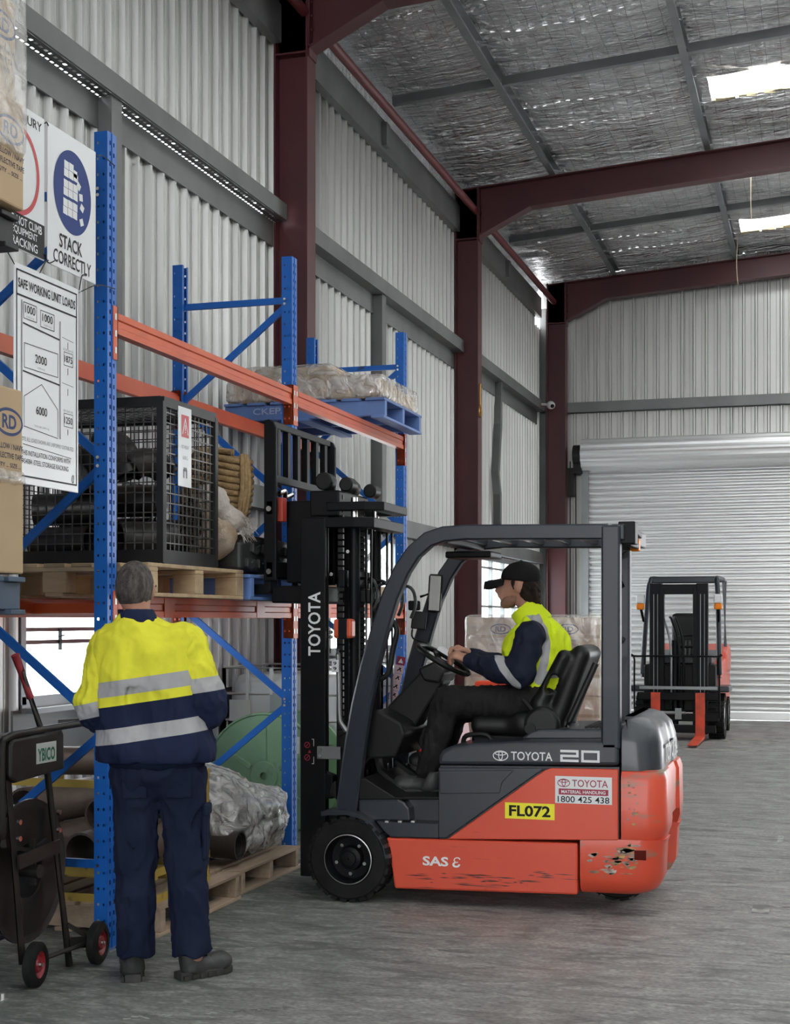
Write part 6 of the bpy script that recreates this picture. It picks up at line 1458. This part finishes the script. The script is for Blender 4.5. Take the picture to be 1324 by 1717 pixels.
soft('sleeve', [('c',(.135,0,1.455),(.215,-.01,1.22),.082,.076), ('c',(.215,-.01,1.22),(.225,.01,1.16),.078,.064), ('c',(.225,.01,1.16),(.13,.21,1.12),.066,.050)], .04, .008, sr_, wk, MW, noise=((.006,34,54),(-.009,40,55),(-.004,80,56)))
tp = [('e',(.005,0,.90),(.198,.135,.11)), ('c',(-.085,0,.86),(-.088,.005,.52),.098,.082), ('c',(-.088,.005,.52),(-.088,-.015,.115),.082,.074), ('c',(.112,0,.86),(.130,.02,.52),.098,.083), ('c',(.130,.02,.52),(.155,0,.118),.083,.076)]
soft('trousers', tp, .03, .009, M_trou, wk, MW, noise=((.007,26,61),(-.009,34,62),(-.004,75,63)), clip=lambda P: np.maximum(.105-P[...,2]+.008*np.sin(P[...,0]*60), P[...,2]-.975))
pk = [('b',(.216,.01,.63),(.012,.06,.11),.01)]
soft('cargo_pocket', pk, 0, .008, M_trou, wk, MW, noise=((.004,60,64),)); soft('pocket_flap', [('b',(.222,.01,.735),(.014,.066,.026),.01)], 0, .008, M_trou, wk, MW)
for cx_, sgn in ((-.075,1),(.115,1)):
    soft('back_pocket', [('b',(cx_,-.104,.855),(.055,.006,.06),.005)], 0, .007, M_trou, wk, MW, noise=((.003,60,65),))
def boot(parent, Mb, nm='boot'):
    """heel at the origin, toe along +y, standing on z=0"""
    up = [('c',(0,.03,.05),(0,.01,.15),.048,.048), ('c',(0,.05,.06),(0,.19,.055),.050,.048), ('e',(0,.20,.058),(.052,.062,.045))]
    b = soft(nm, up, .04, .008, M_boot, parent, Mb, noise=((.003,70,71),), clip=lambda P: np.maximum(.022-P[...,2], P[...,2]-.138))
    so = MB(); outl = [(-.036,-.042),(.036,-.042),(.046,.0),(.042,.08),(.053,.17),(.045,.235),(.02,.262),(-.02,.262),(-.045,.235),(-.053,.17),(-.042,.08),(-.046,0)]
    so.rings([[(x*.97,y,0) for x,y in outl], [(x*1.02,y,.012) for x,y in outl], [(x*1.02,y,.030) for x,y in outl], [(x*.9,y*.97,.036) for x,y in outl]]); s = so.build('sole', M_sole, None, smooth=30); s.matrix_basis = Mb; put(s, parent)
    for k in range(4):
        l = MB().tube([(-.030,.085+.022*k,.108-.006*k),(0,.090+.022*k,.118-.008*k),(.030,.085+.022*k,.108-.006*k)], .0035, 5).build('lace', M_sole); l.matrix_basis = Mb; put(l, parent)
    for k in range(6):
        for sd in (-1, 1):
            c = MB(); c.cbox((sd*.048, -.02+.045*k, .012), (.014,.022,.022)); o = c.build('sole_cleat', M_sole); o.matrix_basis = Mb; put(o, parent)
    return b
boot(wk, MW @ Matrix.Translation((-.093,-.045,.002)) @ Matrix.Rotation(radians(12), 4, 'Z') @ Matrix.Scale(.92, 4))
boot(wk, MW @ Matrix.Translation((.128,-.012,.002)) @ Matrix.Rotation(radians(-52), 4, 'Z') @ Matrix.Scale(.88, 4))
# ------------------------------------------------------------------ driver
Yd = 8.06
def DP(px, py, dy=0.):
    x, z = onY(px, py, Yd+dy); return (x, Yd+dy, z)
dv = thing('person', 'seated driver in black cap and yellow vest holding the steering wheel', 'person', DP(880,1190))
hc = Vector(DP(872, 981)); tilt = np.array(rotm(0, radians(-6), 0))
o_ = lambda x,y,z: tuple(hc+Vector((x,y,z)))
hipn, hipf = DP(905,1178,-.11), DP(905,1178,.11); knn, knf = DP(750,1176,-.19), DP(764,1186,.14); ann, anf = DP(716,1290,-.19), DP(738,1270,.16)
shn, shf = DP(889,1066,-.20), DP(889,1066,.20); eln, elf = DP(872,1128,-.235), DP(870,1126,.22); wrn, wrf = DP(787,1108,-.16), DP(792,1098,.14)
body = [('e',tuple(hc),(.100,.076,.118),tilt), ('c',o_(-.050,0,-.072),o_(-.086,0,-.106),.050,.027), ('c',o_(-.085,0,-.02),o_(-.10,0,-.05),.038,.034),
        ('c',o_(-.096,0,.018),o_(-.136,0,-.030),.010,.014), ('c',o_(-.096,.02,.03),o_(-.096,-.02,.03),.014,.014), ('c',o_(-.104,.016,-.064),o_(-.104,-.016,-.064),.008,.008), ('c',o_(-.101,.014,-.078),o_(-.101,-.014,-.078),.009,.009),
        ('e',o_(.006,-.078,-.012),(.022,.012,.034)), ('e',o_(.006,.078,-.012),(.022,.012,.034)),
        ('c',o_(.02,0,-.06),DP(897,1045),.056,.062), ('c',shn,shf,.06,.06), ('c',DP(895,1070),DP(903,1165),.11,.11), ('c',hipn,knn,.075,.055), ('c',hipf,knf,.075,.055), ('c',knn,ann,.05,.04), ('c',knf,anf,.05,.04),
        ('c',shn,eln,.045,.04), ('c',eln,wrn,.038,.028), ('c',shf,elf,.045,.04), ('c',elf,wrf,.038,.028)]
body += fingers(wrn, Vector(DP(757,1094,-.15))-Vector(wrn), (.25,-.35,.9), (0,.9,.35), .95, 1.02) + fingers(wrf, Vector(DP(765,1086,.12))-Vector(wrf), (.25,.35,.9), (0,-.9,.35), .95, 1.02)
soft('body', body, .016, .0070, M_skin, dv)
eye = MB().lathe([(0,-.008),(.006,-.005),(.008,0),(.006,.005),(0,.008)], o_(-.094,-.034,.006), (0,0,1), 10); eye.build('eye', M_black, dv, smooth=60)
MB().tube([o_(-.100,-.018,.026), o_(-.096,-.040,.028), o_(-.084,-.054,.024)], .0045, 6).build('eyebrow', M_hairb, dv)
soft('stubble', [('c',o_(.004,-.034,-.045),o_(-.060,-.018,-.092),.034,.036),('c',o_(.004,.034,-.045),o_(-.060,.018,-.092),.034,.036),('c',o_(-.066,0,-.088),o_(-.088,0,-.107),.038,.0285)], .02, .006, pmat('stubble', (.24,.12,.085), .7, 0, (.32,.16,.11), 60), dv, noise=((.001,200,2),), clip=lambda P: np.maximum(P[...,2]-(hc.z-.040)-np.minimum(0,(P[...,0]-hc.x))*.35, (P[...,0]-hc.x)-.012))
soft('hair', [('e',o_(.045,0,-.02),(.078,.084,.085)), ('c',o_(.07,-.03,-.06),o_(.095,-.02,-.095),.042,.030), ('c',o_(.07,.03,-.06),o_(.095,.02,-.095),.042,.030), ('c',o_(-.028,-.074,.02),o_(-.026,-.076,-.02),.012,.008), ('c',o_(.045,-.06,-.04),o_(.062,-.058,-.085),.026,.016)], .02, .007, M_hairb, dv, noise=((.008,90,81),(.005,170,82)))
crown = soft('cap', [('e',o_(.005,0,.045),(.116,.090,.092))], 0, .007, M_capc, dv, noise=((.0015,50,83),), clip=lambda P: hc.z+.022-P[...,2]-(P[...,0]-hc.x)*.10)
br_ = MB(); rings = []
for t_ in np.linspace(0, 1, 7):
    x = -.085-.125*t_; w = .082*sqrt(max(.02, 1-(t_*.96)**2.6)); z = .042-.022*t_
    rings.append([o_(x,-w,z-.040), o_(x,-w*.6,z-.012), o_(x,0,z+.003), o_(x,w*.6,z-.012), o_(x,w,z-.040), o_(x,w,z-.046), o_(x,0,z-.004), o_(x,-w,z-.046)])
br_.rings(rings); br_.build('cap_brim', M_capc, dv, smooth=60)
MB().lathe([(0,0),(.010,0),(.008,.006),(0,.008)], o_(.005,0,.135), (0,0,1), 10).build('cap_button', M_capc, dv)
# vest with sewn tapes
tape = [Vector((p[0],p[2])) for p in (DP(872,1017),DP(884,1022),DP(907,1036),DP(920,1055),DP(924,1079),DP(921,1108),DP(912,1140))]
tape2 = [Vector((p[0],p[2])) for p in (DP(850,1138),DP(900,1132),DP(960,1128))]
def polydist(P, pl):
    q = P[...,[0,2]]; d = None
    for a, b in zip(pl[:-1], pl[1:]):
        a_ = np.array(a); e = np.array(b)-a_; t = np.clip(((q-a_)@e)/(e@e), 0, 1); r = np.linalg.norm(q-a_-t[...,None]*e, axis=-1); d = r if d is None else np.minimum(d, r)
    return d
def stripe_attr(P): return np.minimum(polydist(P, tape)-.023, polydist(P, tape2)-.021)
def tapemat(name, col, sil):
    m = pmat(name, col, .75, 0, bump=.35, bscale=16, spec=.2); nt = m.node_tree; b = nt.nodes['Principled BSDF']
    at = nd(nt, 'ShaderNodeAttribute', attribute_name='stripe'); lt = nd(nt, 'ShaderNodeMath', operation='LESS_THAN'); nt.links.new(at.outputs['Fac'], lt.inputs[0]); lt.inputs[1].default_value = 0
    mx = nd(nt, 'ShaderNodeMix', data_type='RGBA'); nt.links.new(lt.outputs[0], mx.inputs[0]); mx.inputs[6].default_value = (*col,1); mx.inputs[7].default_value = (*sil,1); nt.links.new(mx.outputs[2], b.inputs['Base Color']); return m
M_vest = tapemat('fluoro_vest', (.74,.90,.025), SIL)
vp = [('c',DP(908,1085),DP(905,1160),.155,.135), ('c',DP(898,1060,-.10),DP(898,1060,.10),.095,.095), ('c',DP(880,1090,-.05),DP(885,1150,-.05),.12,.10), ('c',DP(880,1090,.05),DP(885,1150,.05),.12,.10), ('c',DP(922,1110),DP(928,1185),.11,.08), ('c',DP(902,1160),DP(915,1185),.14,.12)]
armn = [('c',shn,eln,.087,.080)]
soft('vest', vp, .05, .008, M_vest, dv, noise=((.008,26,91),(-.010,34,92),(-.005,70,93)), clip=lambda P: np.maximum(np.maximum(-d_cap(P, (shn[0]-.005,shn[1]-.02,shn[2]-.02), (eln[0],eln[1],eln[2]), .082, .092), -d_cap(P, (shf[0]-.005,shf[1]+.02,shf[2]-.02), elf, .082, .092)), -d_cap(P, DP(893,1035), DP(878,985), .055, .07)), attr={'stripe': stripe_attr})
soft('vest_collar', [('c',DP(899,1046),DP(878,1019),.098,.088)], 0, .008, M_vest, dv, noise=((.004,50,94),), attr={'stripe': lambda P: np.ones(len(P))},
     clip=lambda P: np.maximum(-d_cap(P, DP(899,1050), DP(868,1003), .080, .074), np.maximum((P-np.array(DP(877,1017)))@np.array((-.62,0,.78)), -((P-np.array(DP(902,1052)))@np.array((-.62,0,.78))))))
# navy jumper sleeves; tape across the elbow
tel = [Vector((p[0],p[2])) for p in (DP(845,1088),DP(862,1118),DP(884,1146))]
M_slv = tapemat('navy_sleeve_with_tape', (.010,.014,.030), SIL)
soft('sleeve', [('c',shn,eln,.082,.074), ('c',eln,DP(835,1122,-.21),.074,.064), ('c',DP(835,1122,-.21),wrn,.064,.040)], .04, .0075, M_slv, dv, noise=((.005,36,95),(-.008,42,96)), attr={'stripe': lambda P: polydist(P, tel)-.022})
soft('sleeve', [('c',shf,elf,.082,.074), ('c',elf,DP(835,1116,.19),.074,.064), ('c',DP(835,1116,.19),wrf,.064,.040)], .04, .0085, M_slv, dv, noise=((.006,40,97),(.004,80,98)), attr={'stripe': lambda P: polydist(P, tel)-.022})
for w_, e_ in ((wrn, DP(835,1122,-.21)), (wrf, DP(835,1116,.19))):
    d_ = (Vector(w_)-Vector(e_)).normalized(); soft('cuff', [('c',tuple(Vector(w_)-d_*.03),tuple(Vector(w_)+d_*.006),.040,.038)], 0, .007, M_navyk, dv)
lp_ = [('c',hipn,knn,.098,.082), ('c',knn,ann,.080,.060), ('e',DP(905,1178),(.14,.18,.10)), ('c',hipf,knf,.098,.080), ('c',knf,anf,.078,.060)]
soft('trousers', lp_, .03, .0085, M_blk, dv, noise=((.005,30,101),(-.008,40,102),(-.004,80,103)))
for a_, rz in ((ann,90),(anf,90)):
    Mb = Matrix.Translation((a_[0]+.055, a_[1], a_[2]-.145 if a_ is ann else a_[2]-.115)) @ Matrix.Rotation(radians(rz), 4, 'Z') @ Matrix.Rotation(radians(0 if a_ is ann else 10), 4, 'X'); boot(dv, Mb)
MB().bar(DP(852,1142,-.12), DP(890,1188,-.235), .008, .048, (0,-1,0.3)).build('seat_belt', pmat('belt_webbing', (.05,.03,.03), .7), fk)
MB().bar(DP(876,1172,-.22), DP(896,1196,-.245), .022, .05, (0,-1,0.3)).build('belt_buckle', M_plast, fk, bevel=.006)
